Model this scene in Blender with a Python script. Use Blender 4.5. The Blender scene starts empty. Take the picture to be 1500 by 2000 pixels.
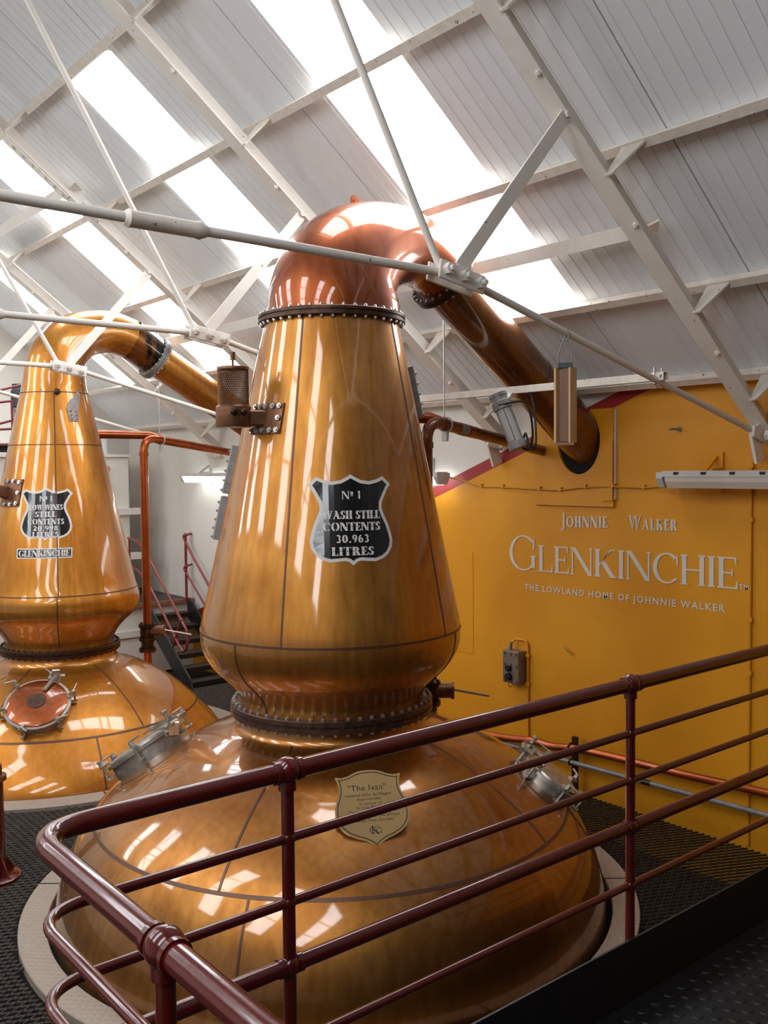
import bpy, bmesh, math, random
import numpy as np
from mathutils import Vector, Matrix
random.seed(7)
PI = math.pi
sc = bpy.context.scene
COL = sc.collection
E = 2.5                                     # eye height above the grating floor; plan: +X to the painted wall, +Y along it

# ------------------------------------------------------------------ camera
cam_d = bpy.data.cameras.new('camera'); cam = bpy.data.objects.new('camera', cam_d); COL.objects.link(cam)
cam_d.sensor_fit = 'VERTICAL'; cam_d.sensor_height = 36.0; cam_d.lens = 1837.66 / 2000 * 36.0
cam_d.clip_start = .02
yaw, pit, rol = 0.882727, -0.0458623, -0.0088543
fw = Vector((math.cos(yaw), math.sin(yaw), 0)); rt = Vector((math.sin(yaw), -math.cos(yaw), 0)); up = Vector((0, 0, 1))
f2 = math.cos(pit) * fw + math.sin(pit) * up; u2 = -math.sin(pit) * fw + math.cos(pit) * up
r3 = math.cos(rol) * rt + math.sin(rol) * u2; u3 = -math.sin(rol) * rt + math.cos(rol) * u2
cam.matrix_world = Matrix(((r3.x, u3.x, -f2.x, 0), (r3.y, u3.y, -f2.y, 0), (r3.z, u3.z, -f2.z, E), (0, 0, 0, 1)))
sc.camera = cam

# ------------------------------------------------------------------ light, exposure
SKY = 11.5                                   # brightness of the daylit roof lights
LAMP = 7.0                                  # strip lamps that are switched on
wld = bpy.data.worlds.new('world'); sc.world = wld; wld.use_nodes = True
wld.node_tree.nodes['Background'].inputs[0].default_value = (.80, .86, .95, 1)
wld.node_tree.nodes['Background'].inputs[1].default_value = 1.0
vs = sc.view_settings
sc.display_settings.display_device = 'sRGB'
vs.view_transform = 'Standard'; vs.look = 'None'; vs.gamma = 1.0; vs.use_curve_mapping = False
vs.exposure = -0.12

# ------------------------------------------------------------------ materials
def lin(r, g, b):
    f = lambda c: (c / 255) / 12.92 if c / 255 <= .04045 else ((c / 255 + .055) / 1.055) ** 2.4
    return (f(r), f(g), f(b), 1)
def mat(name, col, rough=.5, metal=0., coat=0., coat_rough=.05, noise=None, bump=None, spec=.5):
    """noise=(scale xyz, strength, dark colour); bump=(scale, strength, distance)"""
    m = bpy.data.materials.new(name); m.use_nodes = True; nt = m.node_tree; b = nt.nodes['Principled BSDF']
    b.inputs['Base Color'].default_value = col; b.inputs['Roughness'].default_value = rough; b.inputs['Metallic'].default_value = metal
    b.inputs['Coat Weight'].default_value = coat; b.inputs['Coat Roughness'].default_value = coat_rough
    b.inputs['Specular IOR Level'].default_value = spec
    if noise or bump: tc = nt.nodes.new('ShaderNodeTexCoord')
    if noise:
        mp = nt.nodes.new('ShaderNodeMapping'); mp.inputs['Scale'].default_value = noise[0]
        nt.links.new(tc.outputs['Object'], mp.inputs['Vector'])
        n = nt.nodes.new('ShaderNodeTexNoise'); n.inputs['Scale'].default_value = 1; n.inputs['Detail'].default_value = 6; n.inputs['Roughness'].default_value = .6
        nt.links.new(mp.outputs[0], n.inputs['Vector'])
        r = nt.nodes.new('ShaderNodeValToRGB'); r.color_ramp.elements[0].position = .5 - .5 * noise[1]; r.color_ramp.elements[1].position = .5 + .5 * noise[1]
        r.color_ramp.elements[0].color = noise[2]; r.color_ramp.elements[1].color = col
        nt.links.new(n.outputs['Fac'], r.inputs[0]); nt.links.new(r.outputs[0], b.inputs['Base Color'])
    if bump:
        n2 = nt.nodes.new('ShaderNodeTexNoise'); n2.inputs['Scale'].default_value = bump[0]; n2.inputs['Detail'].default_value = 3
        nt.links.new(tc.outputs['Object'], n2.inputs['Vector'])
        bp = nt.nodes.new('ShaderNodeBump'); bp.inputs['Strength'].default_value = bump[1]; bp.inputs['Distance'].default_value = bump[2]
        nt.links.new(n2.outputs['Fac'], bp.inputs['Height']); nt.links.new(bp.outputs[0], b.inputs['Normal'])
    return m
def emit(name, col, s):
    m = bpy.data.materials.new(name); m.use_nodes = True; nt = m.node_tree; nt.nodes.clear()
    e = nt.nodes.new('ShaderNodeEmission'); e.inputs[0].default_value = col; e.inputs[1].default_value = s
    o = nt.nodes.new('ShaderNodeOutputMaterial'); nt.links.new(e.outputs[0], o.inputs[0]); return m
def copper(name, a, b_, c, rough, bumpy=.0, metal=.9, streak=26, mottle=1.6):
    """lacquered sheet copper: drawn streaks down the sheet, tarnish clouds, clear coat"""
    m = bpy.data.materials.new(name); m.use_nodes = True; nt = m.node_tree; P = nt.nodes['Principled BSDF']; L = nt.links
    tc = nt.nodes.new('ShaderNodeTexCoord')
    mp = nt.nodes.new('ShaderNodeMapping'); mp.inputs['Scale'].default_value = (streak, streak, 1.3); L.new(tc.outputs['Object'], mp.inputs[0])
    n1 = nt.nodes.new('ShaderNodeTexNoise'); n1.inputs['Scale'].default_value = 1; n1.inputs['Detail'].default_value = 5; L.new(mp.outputs[0], n1.inputs['Vector'])
    n2 = nt.nodes.new('ShaderNodeTexNoise'); n2.inputs['Scale'].default_value = mottle; n2.inputs['Detail'].default_value = 4; n2.inputs['Distortion'].default_value = .6
    L.new(tc.outputs['Object'], n2.inputs['Vector'])
    r1 = nt.nodes.new('ShaderNodeValToRGB'); r1.color_ramp.elements[0].position = .36; r1.color_ramp.elements[1].position = .68
    r1.color_ramp.elements[0].color = a; r1.color_ramp.elements[1].color = b_; L.new(n2.outputs['Fac'], r1.inputs[0])
    r2 = nt.nodes.new('ShaderNodeValToRGB'); r2.color_ramp.elements[0].position = .35; r2.color_ramp.elements[1].position = .75
    r2.color_ramp.elements[0].color = (0, 0, 0, 1); r2.color_ramp.elements[1].color = (.55, .55, .55, 1); L.new(n1.outputs['Fac'], r2.inputs[0])
    mx = nt.nodes.new('ShaderNodeMix'); mx.data_type = 'RGBA'; mx.inputs[7].default_value = c
    L.new(r2.outputs[0], mx.inputs[0]); L.new(r1.outputs[0], mx.inputs[6]); L.new(mx.outputs[2], P.inputs['Base Color'])
    P.inputs['Metallic'].default_value = metal; P.inputs['Roughness'].default_value = rough
    P.inputs['Coat Weight'].default_value = 1.0; P.inputs['Coat IOR'].default_value = 1.56; P.inputs['Coat Roughness'].default_value = .06
    n3 = nt.nodes.new('ShaderNodeTexNoise'); n3.inputs['Scale'].default_value = 2.3; n3.inputs['Detail'].default_value = 1.5; L.new(tc.outputs['Object'], n3.inputs['Vector'])
    bp = nt.nodes.new('ShaderNodeBump'); bp.inputs['Strength'].default_value = .22 + bumpy; bp.inputs['Distance'].default_value = .012
    L.new(n3.outputs['Fac'], bp.inputs['Height']); L.new(bp.outputs[0], P.inputs['Normal']); L.new(bp.outputs[0], P.inputs['Coat Normal'])
    return m
M = {}
M['still'] = copper('lacquered_copper', lin(168, 108, 40), lin(204, 144, 66), lin(134, 80, 26), .44, metal=.86)
M['still2'] = copper('lacquered_copper_warm', lin(182, 114, 34), lin(210, 146, 58), lin(152, 88, 24), .44, metal=.84)
M['neck'] = copper('new_copper', lin(142, 68, 30), lin(170, 92, 46), lin(110, 48, 20), .42, .1, metal=.9, mottle=2.5)
M['arm'] = copper('brown_copper', lin(104, 62, 30), lin(138, 86, 42), lin(78, 44, 22), .42, metal=.8)
M['pot'] = copper('pot_copper', lin(156, 98, 42), lin(192, 134, 66), lin(122, 74, 28), .40, metal=.95)
M['pipe'] = mat('copper_pipe', lin(186, 96, 46), .32, .8, .4, .1, noise=((5, 5, 5), .4, lin(150, 70, 30)))
M['pipe_dull'] = mat('brown_pipe', lin(138, 84, 62), .35, .6, .4, .1, noise=((7, 7, 7), .5, lin(96, 54, 38)))
M['seam'] = mat('seam_brown', lin(96, 66, 52), .4, .5)
M['flange'] = mat('tarnished_bronze', lin(112, 84, 72), .42, .7, noise=((30, 30, 30), .6, lin(52, 38, 34)))
M['flange_dark'] = mat('dark_bronze', lin(92, 62, 44), .4, .7, noise=((30, 30, 30), .6, lin(40, 26, 20)))
M['steel'] = mat('bolt_steel', lin(205, 203, 200), .3, .85)
M['stainless'] = mat('stainless_steel', lin(206, 200, 192), .34, .7, noise=((20, 20, 20), .5, lin(150, 142, 132)))
M['grey'] = mat('grey_metal', lin(152, 148, 148), .5, .25, noise=((25, 25, 25), .5, lin(118, 112, 110)))
M['bronze'] = mat('bracket_bronze', lin(150, 104, 74), .42, .65, noise=((22, 22, 22), .7, lin(92, 62, 44)))
M['brass'] = mat('brass_plate', lin(226, 190, 132), .16, .9)
M['white'] = mat('white_steel_paint', lin(236, 230, 222), .45, 0, noise=((9, 9, 9), .6, lin(224, 216, 206)))
M['white_chip'] = mat('white_chipped_paint', lin(238, 230, 220), .5, 0, noise=((16, 16, 16), .5, lin(214, 204, 190)))
M['roof'] = mat('white_roof_sheet', lin(228, 229, 231), .5)
M['ceil_joint'] = mat('roof_joint', lin(120, 116, 114), .6)
M['sky'] = emit('daylit_roof_light', (.93, .965, 1, 1), SKY)
M['lamp_on'] = emit('lit_diffuser', (.95, 1, .98, 1), LAMP)
M['diffuser'] = mat('milky_diffuser', lin(216, 204, 190), .25, 0, .3)
M['lamp_body'] = mat('lamp_grey', lin(190, 188, 184), .4)
M['wall_dark'] = mat('darkened_unseen_wall', lin(44, 38, 33), .7, noise=((2, 2, 6), .5, lin(32, 27, 24)))  # unseen near wall, coloured dark to cut bounced light and darken reflections
M['wall_white'] = mat('white_wall', lin(224, 220, 212), .6, noise=((2, 2, 2), .5, lin(212, 206, 196)), bump=(6, .15, .01))
M['red'] = mat('oxblood_gloss', lin(84, 21, 18), .2, 0, .5, .06, bump=(35, .12, .004))
M['red_light'] = mat('red_rail_paint', lin(126, 38, 34), .32, 0, .3, .1)
M['black'] = mat('black_steel', lin(26, 26, 27), .42)
M['rubber'] = mat('black_rubber', lin(17, 18, 20), .55, bump=(60, .2, .002))
M['grate'] = mat('black_grating', lin(70, 58, 50), .5, .3, noise=((18, 18, 18), .5, lin(20, 18, 17)))
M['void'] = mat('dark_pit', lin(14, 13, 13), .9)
M['board'] = mat('brown_tread', lin(72, 58, 50), .6, noise=((14, 14, 14), .6, lin(40, 34, 31)))
M['wood'] = mat('plain_timber', lin(146, 104, 74), .5, noise=((40, 40, 3), .6, lin(110, 74, 50)))
M['wood_pale'] = mat('pale_timber', lin(206, 160, 112), .5, noise=((30, 30, 3), .6, lin(170, 124, 84)))
M['concrete'] = mat('pale_concrete', lin(196, 190, 180), .8, noise=((2, 2, 2), .5, lin(178, 170, 160)))
M['yellow'] = mat('yellow_paint', lin(222, 150, 18), .5, noise=((3, 3, 3), .5, lin(214, 142, 14)), bump=(7, .15, .01))
M['black_paint'] = mat('black_enamel', lin(22, 23, 24), .16, 0, .5, .08, noise=((9, 9, 9), .5, lin(34, 34, 35)))
M['silver_paint'] = mat('silver_paint', lin(216, 210, 206), .4)
M['sign'] = mat('sign_silver', lin(214, 206, 196), .45)
M['ink'] = mat('engraved_black', lin(30, 26, 20), .5)
M['cable'] = mat('black_cable', lin(24, 23, 23), .4)
M['cable_y'] = mat('yellow_cable', lin(200, 138, 40), .5)
M['glass'] = mat('lamp_glass', lin(210, 205, 198), .1, 0, .3)
M['bulb'] = mat('bulb_white', lin(236, 232, 226), .2)
M['enclosure'] = mat('worn_grey_box', lin(150, 134, 120), .5, .3, noise=((60, 60, 60), .6, lin(96, 84, 78)))
M['motor'] = mat('motor_grey', lin(70, 82, 84), .5, noise=((14, 14, 14), .5, lin(48, 54, 56)))
M['fire_red'] = mat('bright_red', lin(190, 30, 24), .35)
M['orange'] = mat('orange_sticker', lin(240, 150, 50), .5)
M['soot'] = mat('sooty_copper', lin(140, 84, 34), .4, .8, .6, .05, noise=((5, 5, 3), .10, lin(20, 16, 15)))

def chips(m, col, thr=.705, scale=34):
    nt = m.node_tree; P = nt.nodes['Principled BSDF']; L = nt.links; tc = nt.nodes.new('ShaderNodeTexCoord')
    n = nt.nodes.new('ShaderNodeTexNoise'); n.inputs['Scale'].default_value = scale; n.inputs['Detail'].default_value = 3; L.new(tc.outputs['Object'], n.inputs['Vector'])
    r = nt.nodes.new('ShaderNodeValToRGB'); r.color_ramp.elements[0].position = thr; r.color_ramp.elements[1].position = thr + .015; L.new(n.outputs['Fac'], r.inputs[0])
    src = P.inputs['Base Color'].links[0].from_socket; mx = nt.nodes.new('ShaderNodeMix'); mx.data_type = 'RGBA'; mx.inputs[7].default_value = col
    L.new(r.outputs[0], mx.inputs[0]); L.new(src, mx.inputs[6]); L.new(mx.outputs[2], P.inputs['Base Color'])
chips(M['white_chip'], lin(104, 86, 72), .70); chips(M['white'], lin(112, 98, 86), .735, 22)
# checker plate: raised lozenges as fine relief
def checker():
    m = mat('checker_plate', lin(158, 144, 132), .5, .2); nt = m.node_tree; P = nt.nodes['Principled BSDF']; L = nt.links
    tc = nt.nodes.new('ShaderNodeTexCoord'); out = []
    for rot in (.78, -.78):
        mp = nt.nodes.new('ShaderNodeMapping'); mp.inputs['Rotation'].default_value = (0, 0, rot); L.new(tc.outputs['Object'], mp.inputs[0])
        w = nt.nodes.new('ShaderNodeTexWave'); w.inputs['Scale'].default_value = 9; w.inputs['Distortion'].default_value = 0; L.new(mp.outputs[0], w.inputs[0]); out.append(w)
    mu = nt.nodes.new('ShaderNodeMath'); mu.operation = 'MULTIPLY'; L.new(out[0].outputs['Fac'], mu.inputs[0]); L.new(out[1].outputs['Fac'], mu.inputs[1])
    bp = nt.nodes.new('ShaderNodeBump'); bp.inputs['Strength'].default_value = .5; bp.inputs['Distance'].default_value = .004
    L.new(mu.outputs[0], bp.inputs['Height']); L.new(bp.outputs[0], P.inputs['Normal']); return m
M['checker'] = checker()
# right-hand wall: yellow field, red band and white field meet on a slanting line painted on the wall
def band_wall():
    m = mat('painted_wall', lin(222, 150, 18), .5, bump=(7, .15, .012)); nt = m.node_tree; P = nt.nodes['Principled BSDF']; L = nt.links
    g = nt.nodes.new('ShaderNodeNewGeometry'); s = nt.nodes.new('ShaderNodeSeparateXYZ'); L.new(g.outputs['Position'], s.inputs[0])
    a = nt.nodes.new('ShaderNodeMath'); a.operation = 'MULTIPLY_ADD'; a.inputs[1].default_value = .359; a.inputs[2].default_value = -.359 * 4.953 - .189 - E
    L.new(s.outputs[1], a.inputs[0]); b = nt.nodes.new('ShaderNodeMath'); b.operation = 'ADD'; L.new(a.outputs[0], b.inputs[0]); L.new(s.outputs[2], b.inputs[1])
    n = nt.nodes.new('ShaderNodeTexNoise'); n.inputs['Scale'].default_value = 1.4; n.inputs['Detail'].default_value = 5; L.new(g.outputs['Position'], n.inputs['Vector'])
    ry = nt.nodes.new('ShaderNodeValToRGB'); ry.color_ramp.elements[0].position = .35; ry.color_ramp.elements[1].position = .65
    ry.color_ramp.elements[0].color = lin(214, 141, 12); ry.color_ramp.elements[1].color = lin(224, 153, 22); L.new(n.outputs['Fac'], ry.inputs[0])
    last = ry.outputs[0]
    for thr, c in ((0, lin(158, 44, 44)), (.1, lin(226, 221, 213))):
        st = nt.nodes.new('ShaderNodeMath'); st.operation = 'GREATER_THAN'; st.inputs[1].default_value = thr; L.new(b.outputs[0], st.inputs[0])
        mx = nt.nodes.new('ShaderNodeMix'); mx.data_type = 'RGBA'; mx.inputs[7].default_value = c
        L.new(st.outputs[0], mx.inputs[0]); L.new(last, mx.inputs[6]); last = mx.outputs[2]
    L.new(last, P.inputs['Base Color']); return m
M['band_wall'] = band_wall()

# ------------------------------------------------------------------ helpers
def V(x, y, z): return Vector((x, y, z + E))          # working heights are measured from the eye
def obj(name, bm, m, parent=None, smooth=False, mats=None):
    if isinstance(bm, bmesh.types.BMesh):
        me = bpy.data.meshes.new(name)
        bmesh.ops.recalc_face_normals(bm, faces=bm.faces)
        bm.to_mesh(me); bm.free()
    else: me = bm
    me.materials.append(M[m])
    for x in mats or (): me.materials.append(M[x])
    if smooth:
        me.polygons.foreach_set('use_smooth', [True] * len(me.polygons))
        try: me.set_sharp_from_angle(angle=math.radians(40))
        except Exception: pass
    o = bpy.data.objects.new(name, me); COL.objects.link(o)
    if parent: o.parent = parent; o.matrix_parent_inverse = Matrix.Translation(-Vector(parent_loc(parent)))
    return o
def parent_loc(p): return Vector(p.location) if p.parent is None else Vector((0, 0, 0))   # parts sit in world axes already
def thing(name, label, cat, loc=(0, 0, 0), group=None):
    o = bpy.data.objects.new(name, None); COL.objects.link(o); o.location = loc; o.empty_display_size = .1
    o['label'] = label; o['category'] = cat
    if group: o['group'] = group
    return o
def struct(o): o['kind'] = 'structure'; return o
def sempty(name):
    o = bpy.data.objects.new(name, None); COL.objects.link(o); o['kind'] = 'structure'; return o
def copyp(src, parent, loc=None, mw=None):
    """one more of the same part: shares the mesh"""
    c = src.copy(); COL.objects.link(c); c.parent = parent
    c.matrix_parent_inverse = Matrix.Translation(-parent_loc(parent)) if parent else Matrix()
    if mw is not None: c.matrix_basis = mw
    elif loc is not None: c.location = loc
    return c
def box(bm, p0, p1, R=None, o=None):
    xs = (p0[0], p1[0]); ys = (p0[1], p1[1]); zs = (p0[2], p1[2])
    v = []
    for z in zs:
        for y in ys:
            for x in xs:
                p = Vector((x, y, z))
                if R is not None: p = R @ p
                if o is not None: p = p + Vector(o)
                v.append(bm.verts.new(p))
    for f in ((0, 2, 3, 1), (4, 5, 7, 6), (0, 1, 5, 4), (2, 6, 7, 3), (0, 4, 6, 2), (1, 3, 7, 5)):
        bm.faces.new([v[i] for i in f])
    return v
def wbox(x0, x1, y0, y1, z0, z1):
    bm = bmesh.new(); box(bm, (x0, y0, z0 + E), (x1, y1, z1 + E)); return bm
def bevel(bm, w=.005, n=1):
    bmesh.ops.bevel(bm, geom=list(bm.edges), offset=w, segments=n, affect='EDGES', profile=.6, clamp_overlap=True); return bm
def frame_of(d):
    d = Vector(d).normalized(); a = Vector((0, 0, 1)) if abs(d.z) < .95 else Vector((1, 0, 0))
    s = d.cross(a).normalized(); return s, s.cross(d).normalized(), d       # side, up, along
def bar(bm, a, b, w, h, roll=0):
    """rectangular bar from a to b: w sideways, h in the upward direction"""
    a, b = Vector(a), Vector(b); s, u, d = frame_of(b - a)
    if roll: s, u = s * math.cos(roll) + u * math.sin(roll), u * math.cos(roll) - s * math.sin(roll)
    v = []
    for p in (a, b):
        for i, j in ((-1, -1), (1, -1), (1, 1), (-1, 1)): v.append(bm.verts.new(p + s * (i * w / 2) + u * (j * h / 2)))
    for f in ((0, 1, 2, 3), (7, 6, 5, 4), (0, 4, 5, 1), (1, 5, 6, 2), (2, 6, 7, 3), (3, 7, 4, 0)): bm.faces.new([v[i] for i in f])
    return bm
def catmull(P, n):
    P = [np.array(p, float) for p in P]; out = []
    Q = [2 * P[0] - P[1]] + P + [2 * P[-1] - P[-2]]
    for i in range(1, len(Q) - 2):
        a, b, c, d = Q[i - 1], Q[i], Q[i + 1], Q[i + 2]
        for k in range(n):
            t = k / n
            out.append(.5 * ((2 * b) + (-a + c) * t + (2 * a - 5 * b + 4 * c - d) * t * t + (-a + 3 * b - 3 * c + d) * t ** 3))
    out.append(Q[-2]); return out
def tube(bm, pts, r, seg=12, caps=True, closed=False):
    """pts: world points; r a number or one per point"""
    pts = [Vector(p) for p in pts]; n = len(pts); R = r if hasattr(r, '__len__') else [r] * n
    rings = []; s = None
    for i in range(n):
        if closed: d = (pts[(i + 1) % n] - pts[i - 1])
        else: d = pts[min(i + 1, n - 1)] - pts[max(i - 1, 0)]
        if d.length < 1e-9: d = pts[-1] - pts[0]
        d.normalize()
        if s is None: s = frame_of(d)[0]
        s = (s - d * s.dot(d)).normalized(); u = s.cross(d)
        rings.append([bm.verts.new(pts[i] + (s * math.cos(2 * PI * k / seg) + u * math.sin(2 * PI * k / seg)) * R[i]) for k in range(seg)])
    for i in range(n if closed else n - 1):
        a, b = rings[i], rings[(i + 1) % n]
        for k in range(seg): bm.faces.new((a[k], a[(k + 1) % seg], b[(k + 1) % seg], b[k]))
    if caps and not closed: bm.faces.new(list(reversed(rings[0]))); bm.faces.new(rings[-1])
    return bm
def bend(pts, rad, n=8):
    """round the corners of a polyline"""
    pts = [Vector(p) for p in pts]; out = [pts[0]]
    for i in range(1, len(pts) - 1):
        a, b, c = pts[i - 1], pts[i], pts[i + 1]; d0 = (a - b); d1 = (c - b); R = min(rad, d0.length * .49, d1.length * .49)
        p0 = b + d0.normalized() * R; p1 = b + d1.normalized() * R
        for k in range(n + 1):
            t = k / n; out.append(p0 * (1 - t) ** 2 + b * (2 * t * (1 - t)) + p1 * t * t)
    out.append(pts[-1]); return out
def lathe(bm, prof, c, seg=64, a0=0, a1=2 * PI, cap0=False, cap1=False):
    """prof: (z, r) with working heights; c: (x, y)"""
    full = abs(a1 - a0 - 2 * PI) < 1e-6; n = seg if full else seg + 1; rings = []
    for z, r in prof:
        cx, cy = ctr(c, z); rings.append([bm.verts.new((cx + r * math.cos(a0 + (a1 - a0) * k / seg), cy + r * math.sin(a0 + (a1 - a0) * k / seg), z + E)) for k in range(n)])
    for a, b in zip(rings[:-1], rings[1:]):
        for k in range(seg): bm.faces.new((a[k], a[(k + 1) % n], b[(k + 1) % n], b[k]))
    if cap0: bm.faces.new(list(reversed(rings[0])))
    if cap1: bm.faces.new(rings[-1])
    return bm
def place(bm_local, O, s, u, d):
    """move local (x,y,z) to O + x s + y u + z d"""
    for v in bm_local.verts: v.co = Vector(O) + Vector(s) * v.co.x + Vector(u) * v.co.y + Vector(d) * v.co.z
    return bm_local
def cyl(bm, a, b, r, seg=12, r2=None): return tube(bm, [a, b], [r, r if r2 is None else r2], seg)
def hexbolt(bm, p, d, r=.011, h=.012):
    cyl(bm, Vector(p), Vector(p) + Vector(d).normalized() * h, r, 6)
    cyl(bm, Vector(p) + Vector(d).normalized() * h, Vector(p) + Vector(d).normalized() * (h * 1.6), r * .5, 6); return bm
def sphere(bm, p, r, seg=14, sz=1.):
    bmesh.ops.create_uvsphere(bm, u_segments=seg, v_segments=seg // 2 + 1, radius=r, matrix=Matrix.Translation(Vector(p)) @ Matrix.Diagonal((1, 1, sz, 1))); return bm

# ------------------------------------------------------------------ lettering: a serif face drawn from strokes
def rc(x0, y0, x1, y1): return [(x0, y0), (x1, y0), (x1, y1), (x0, y1)]
def dg(x0, y0, x1, y1, w): return [(x0, y0), (x0 + w, y0), (x1 + w, y1), (x1, y1)]
def arcq(cx, cy, rx, ry, wx, wy, a0, a1, n=14):
    q = []
    for k in range(n):
        p = []
        for aa, o in ((a0 + (a1 - a0) * k / n, 0), (a0 + (a1 - a0) * (k + 1) / n, 0), (a0 + (a1 - a0) * (k + 1) / n, 1), (a0 + (a1 - a0) * k / n, 1)):
            t = math.radians(aa); p.append((cx + (rx - o * wx) * math.cos(t), cy + (ry - o * wy) * math.sin(t)))
        q.append(p)
    return q
def glyph(ch, T, t, S, g=0.):
    """polygons of a capital one unit high; T thick and t thin strokes, S serif, g stencil gap"""
    h = t * .9; P = []
    def stem(x, w, lo=True, hi=True):
        if g: P.append(rc(x, 0, x + w, .5 - g / 2)); P.append(rc(x, .5 + g / 2, x + w, 1))
        else: P.append(rc(x, 0, x + w, 1))
        if lo and S: P.append(rc(x - S, 0, x + w + S, h))
        if hi and S: P.append(rc(x - S, 1 - h, x + w + S, 1))
    if ch == 'I': stem(S, T); return P, T + 2 * S
    if ch == 'H':
        w = .78; stem(S, T); stem(w - S - T, T); P.append(rc(S + T + g, .5 - t / 2, w - S - T - g, .5 + t / 2)); return P, w
    if ch == 'L':
        stem(S, T); P.append(rc(S + T + g, 0, .58, h)); P.append([(.58 - t, 0), (.60, 0), (.60, .26), (.575, .26)]); return P, .60
    if ch == 'E':
        stem(S, T); w = .58
        for y0, x1 in ((0, w), (.5 - t / 2, w - .12), (1 - h, w - .04)): P.append(rc(S + T + g, y0, x1, y0 + h))
        P.append([(w - t, 0), (w + .02, 0), (w + .02, .25), (w - .005, .25)]); P.append([(w - .04 - t, 1), (w - .02, 1), (w - .02, .76), (w - .045, .76)])
        P.append(rc(w - .12 - t * .7, .38, w - .12, .62)); return P, w + .02
    if ch == 'N':
        w = .86; P.append(rc(S, 0, S + t, 1)); P.append(rc(w - S - t, 0, w - S, 1)); P.append(dg(w - S - T * .95, 0, S - T * .1, 1, T * 1.15))
        if S: P.append(rc(0, 0, 2 * S + t, h)); P.append(rc(-S * .3, 1 - h, S + t, 1)); P.append(rc(w - 2 * S - t, 1 - h, w, 1))
        return P, w
    if ch == 'K':
        stem(S, T); w = .78
        P.append([(S + T + g, .40), (S + T + g, .40 + t * 1.6), (w - .12, 1), (w - .12 - t * 1.4, 1)]); P.append([(S + T + .07, .50), (S + T + .07 + T * .9, .60), (w, 0), (w - T * 1.25, 0)])
        if S: P.append(rc(w - .12 - t - S, 1 - h, w - .05 + S * .3, 1)); P.append(rc(w - T - S - .03, 0, w + S * .6, h))
        return P, w + S * .4
    if ch == 'A':
        w = .82; P.append(dg(S, 0, w / 2 - t * .5, 1, t)); P.append([(w - S - T, 0), (w - S, 0), (w / 2 + T * .25, 1), (w / 2 - T * .75, 1)]); P.append(rc(.24, .3, w - .26, .3 + t))
        if S: P.append(rc(0, 0, 2 * S + t, h)); P.append(rc(w - 2 * S - T, 0, w, h))
        return P, w
    if ch == 'W':
        w = 1.2; P.append([(S, 1), (S + T, 1), (.42, 0), (.42 - T * .5, 0)]); P.append(dg(.40 - t, 0, .62 - t, 1, t)); P.append([(.56, 1), (.56 + T, 1), (.88, 0), (.88 - T * .5, 0)]); P.append(dg(.86 - t, 0, w - S - t, 1, t))
        if S: P.append(rc(0, 1 - h, 2 * S + T, 1)); P.append(rc(.52 - S * .4, 1 - h, .62 + T, 1)); P.append(rc(w - 2 * S - t, 1 - h, w, 1))
        return P, w
    if ch == 'T':
        w = .70; x = w / 2 - T / 2; stem(x, T, True, False); P.append(rc(0, 1 - h, x - g, 1)); P.append(rc(x, 1 - h, x + T, 1)); P.append(rc(x + T + g, 1 - h, w, 1))
        P.append([(0, 1), (t * .9, 1), (t * .35, .76), (0, .76)]); P.append([(w, 1), (w - t * .9, 1), (w - t * .35, .76), (w, .76)]); return P, w
    if ch in 'OC0G':
        rx = .46 if ch != '0' else .31; ga = 11 if g else 0
        if ch in 'O0':
            P += arcq(rx, .5, rx, .52, T, t, 90 + ga, 270 - ga); P += arcq(rx, .5, rx, .52, T, t, -90 + ga, 90 - ga); return P, 2 * rx
        P += arcq(rx, .5, rx, .52, T, t, 42, 90 - ga); P += arcq(rx, .5, rx, .52, T, t, 90 + ga, 270 - ga); P += arcq(rx, .5, rx, .52, T * .8, t, 270 + ga, 318)
        w = rx * 2 * .90; P.append([(w - .05, .62), (w, .62), (w, .94), (w - .03, .94), (w - .05, .84)])
        if ch == 'G': P.append(rc(w - T * .9, .08, w + .02, .44)); P.append(rc(w - T * .9 - S, .44 - h, w + .02 + S, .44))
        return P, w + (.06 if ch == 'G' else .02)
    if ch == 'R':
        stem(S, T); P.append(rc(S + T + g, 1 - h, .40, 1)); P.append(rc(S + T + g, .46, .40, .46 + h)); P += arcq(.38, .73, .26, .27, T * .95, h, -90, 90)
        P.append([(.34, .48), (.34 + T, .48), (.76, 0), (.76 - T * 1.1, 0)]); P.append(rc(.66, 0, .80, h)); return P, .78
    if ch == 'J':
        P.append(rc(.20, -.02, .20 + T, 1)); P.append(rc(.20 - S, 1 - h, .20 + T + S, 1)); P += arcq(.06, -.02, .14 + T, .26, T, t, -95, 0, 8); P += arcq(.04, -.18, .06, .07, .06, .07, 0, 359, 8); return P, .20 + T + S
    if ch == 'S':
        P += arcq(.27, .745, .25, .265, T * .8, t, 40, 150); P += arcq(.27, .745, .25, .265, T, t, 150, 262); P += arcq(.27, .255, .27, .265, T, t, -80, 82); P += arcq(.27, .255, .27, .265, T * .8, t, -145, -80)
        P.append(rc(.45, .70, .45 + t * .7, .95)); P.append(rc(0, .06, t * .7, .32)); return P, .54
    if ch == '1': P.append(rc(.10, 0, .10 + T, .5 - g / 2)); P.append(rc(.10, .5 + g / 2, .10 + T, 1)); P.append([(0, .82), (.10, .90), (.10, 1), (0, .86)]); return P, .14 + T
    if ch == '3': P += arcq(.24, .745, .24, .265, T * .85, t, -75, 150); P += arcq(.24, .265, .27, .275, T * .9, t, -150, 75); return P, .52
    if ch == '2': P += arcq(.26, .72, .26, .29, T * .85, t, -20, 165); P.append([(0, 0), (T * 1.3, 0), (.50, .60), (.50 - T, .64)]); P.append(rc(0, 0, .54, t * 1.5)); return P, .54
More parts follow.
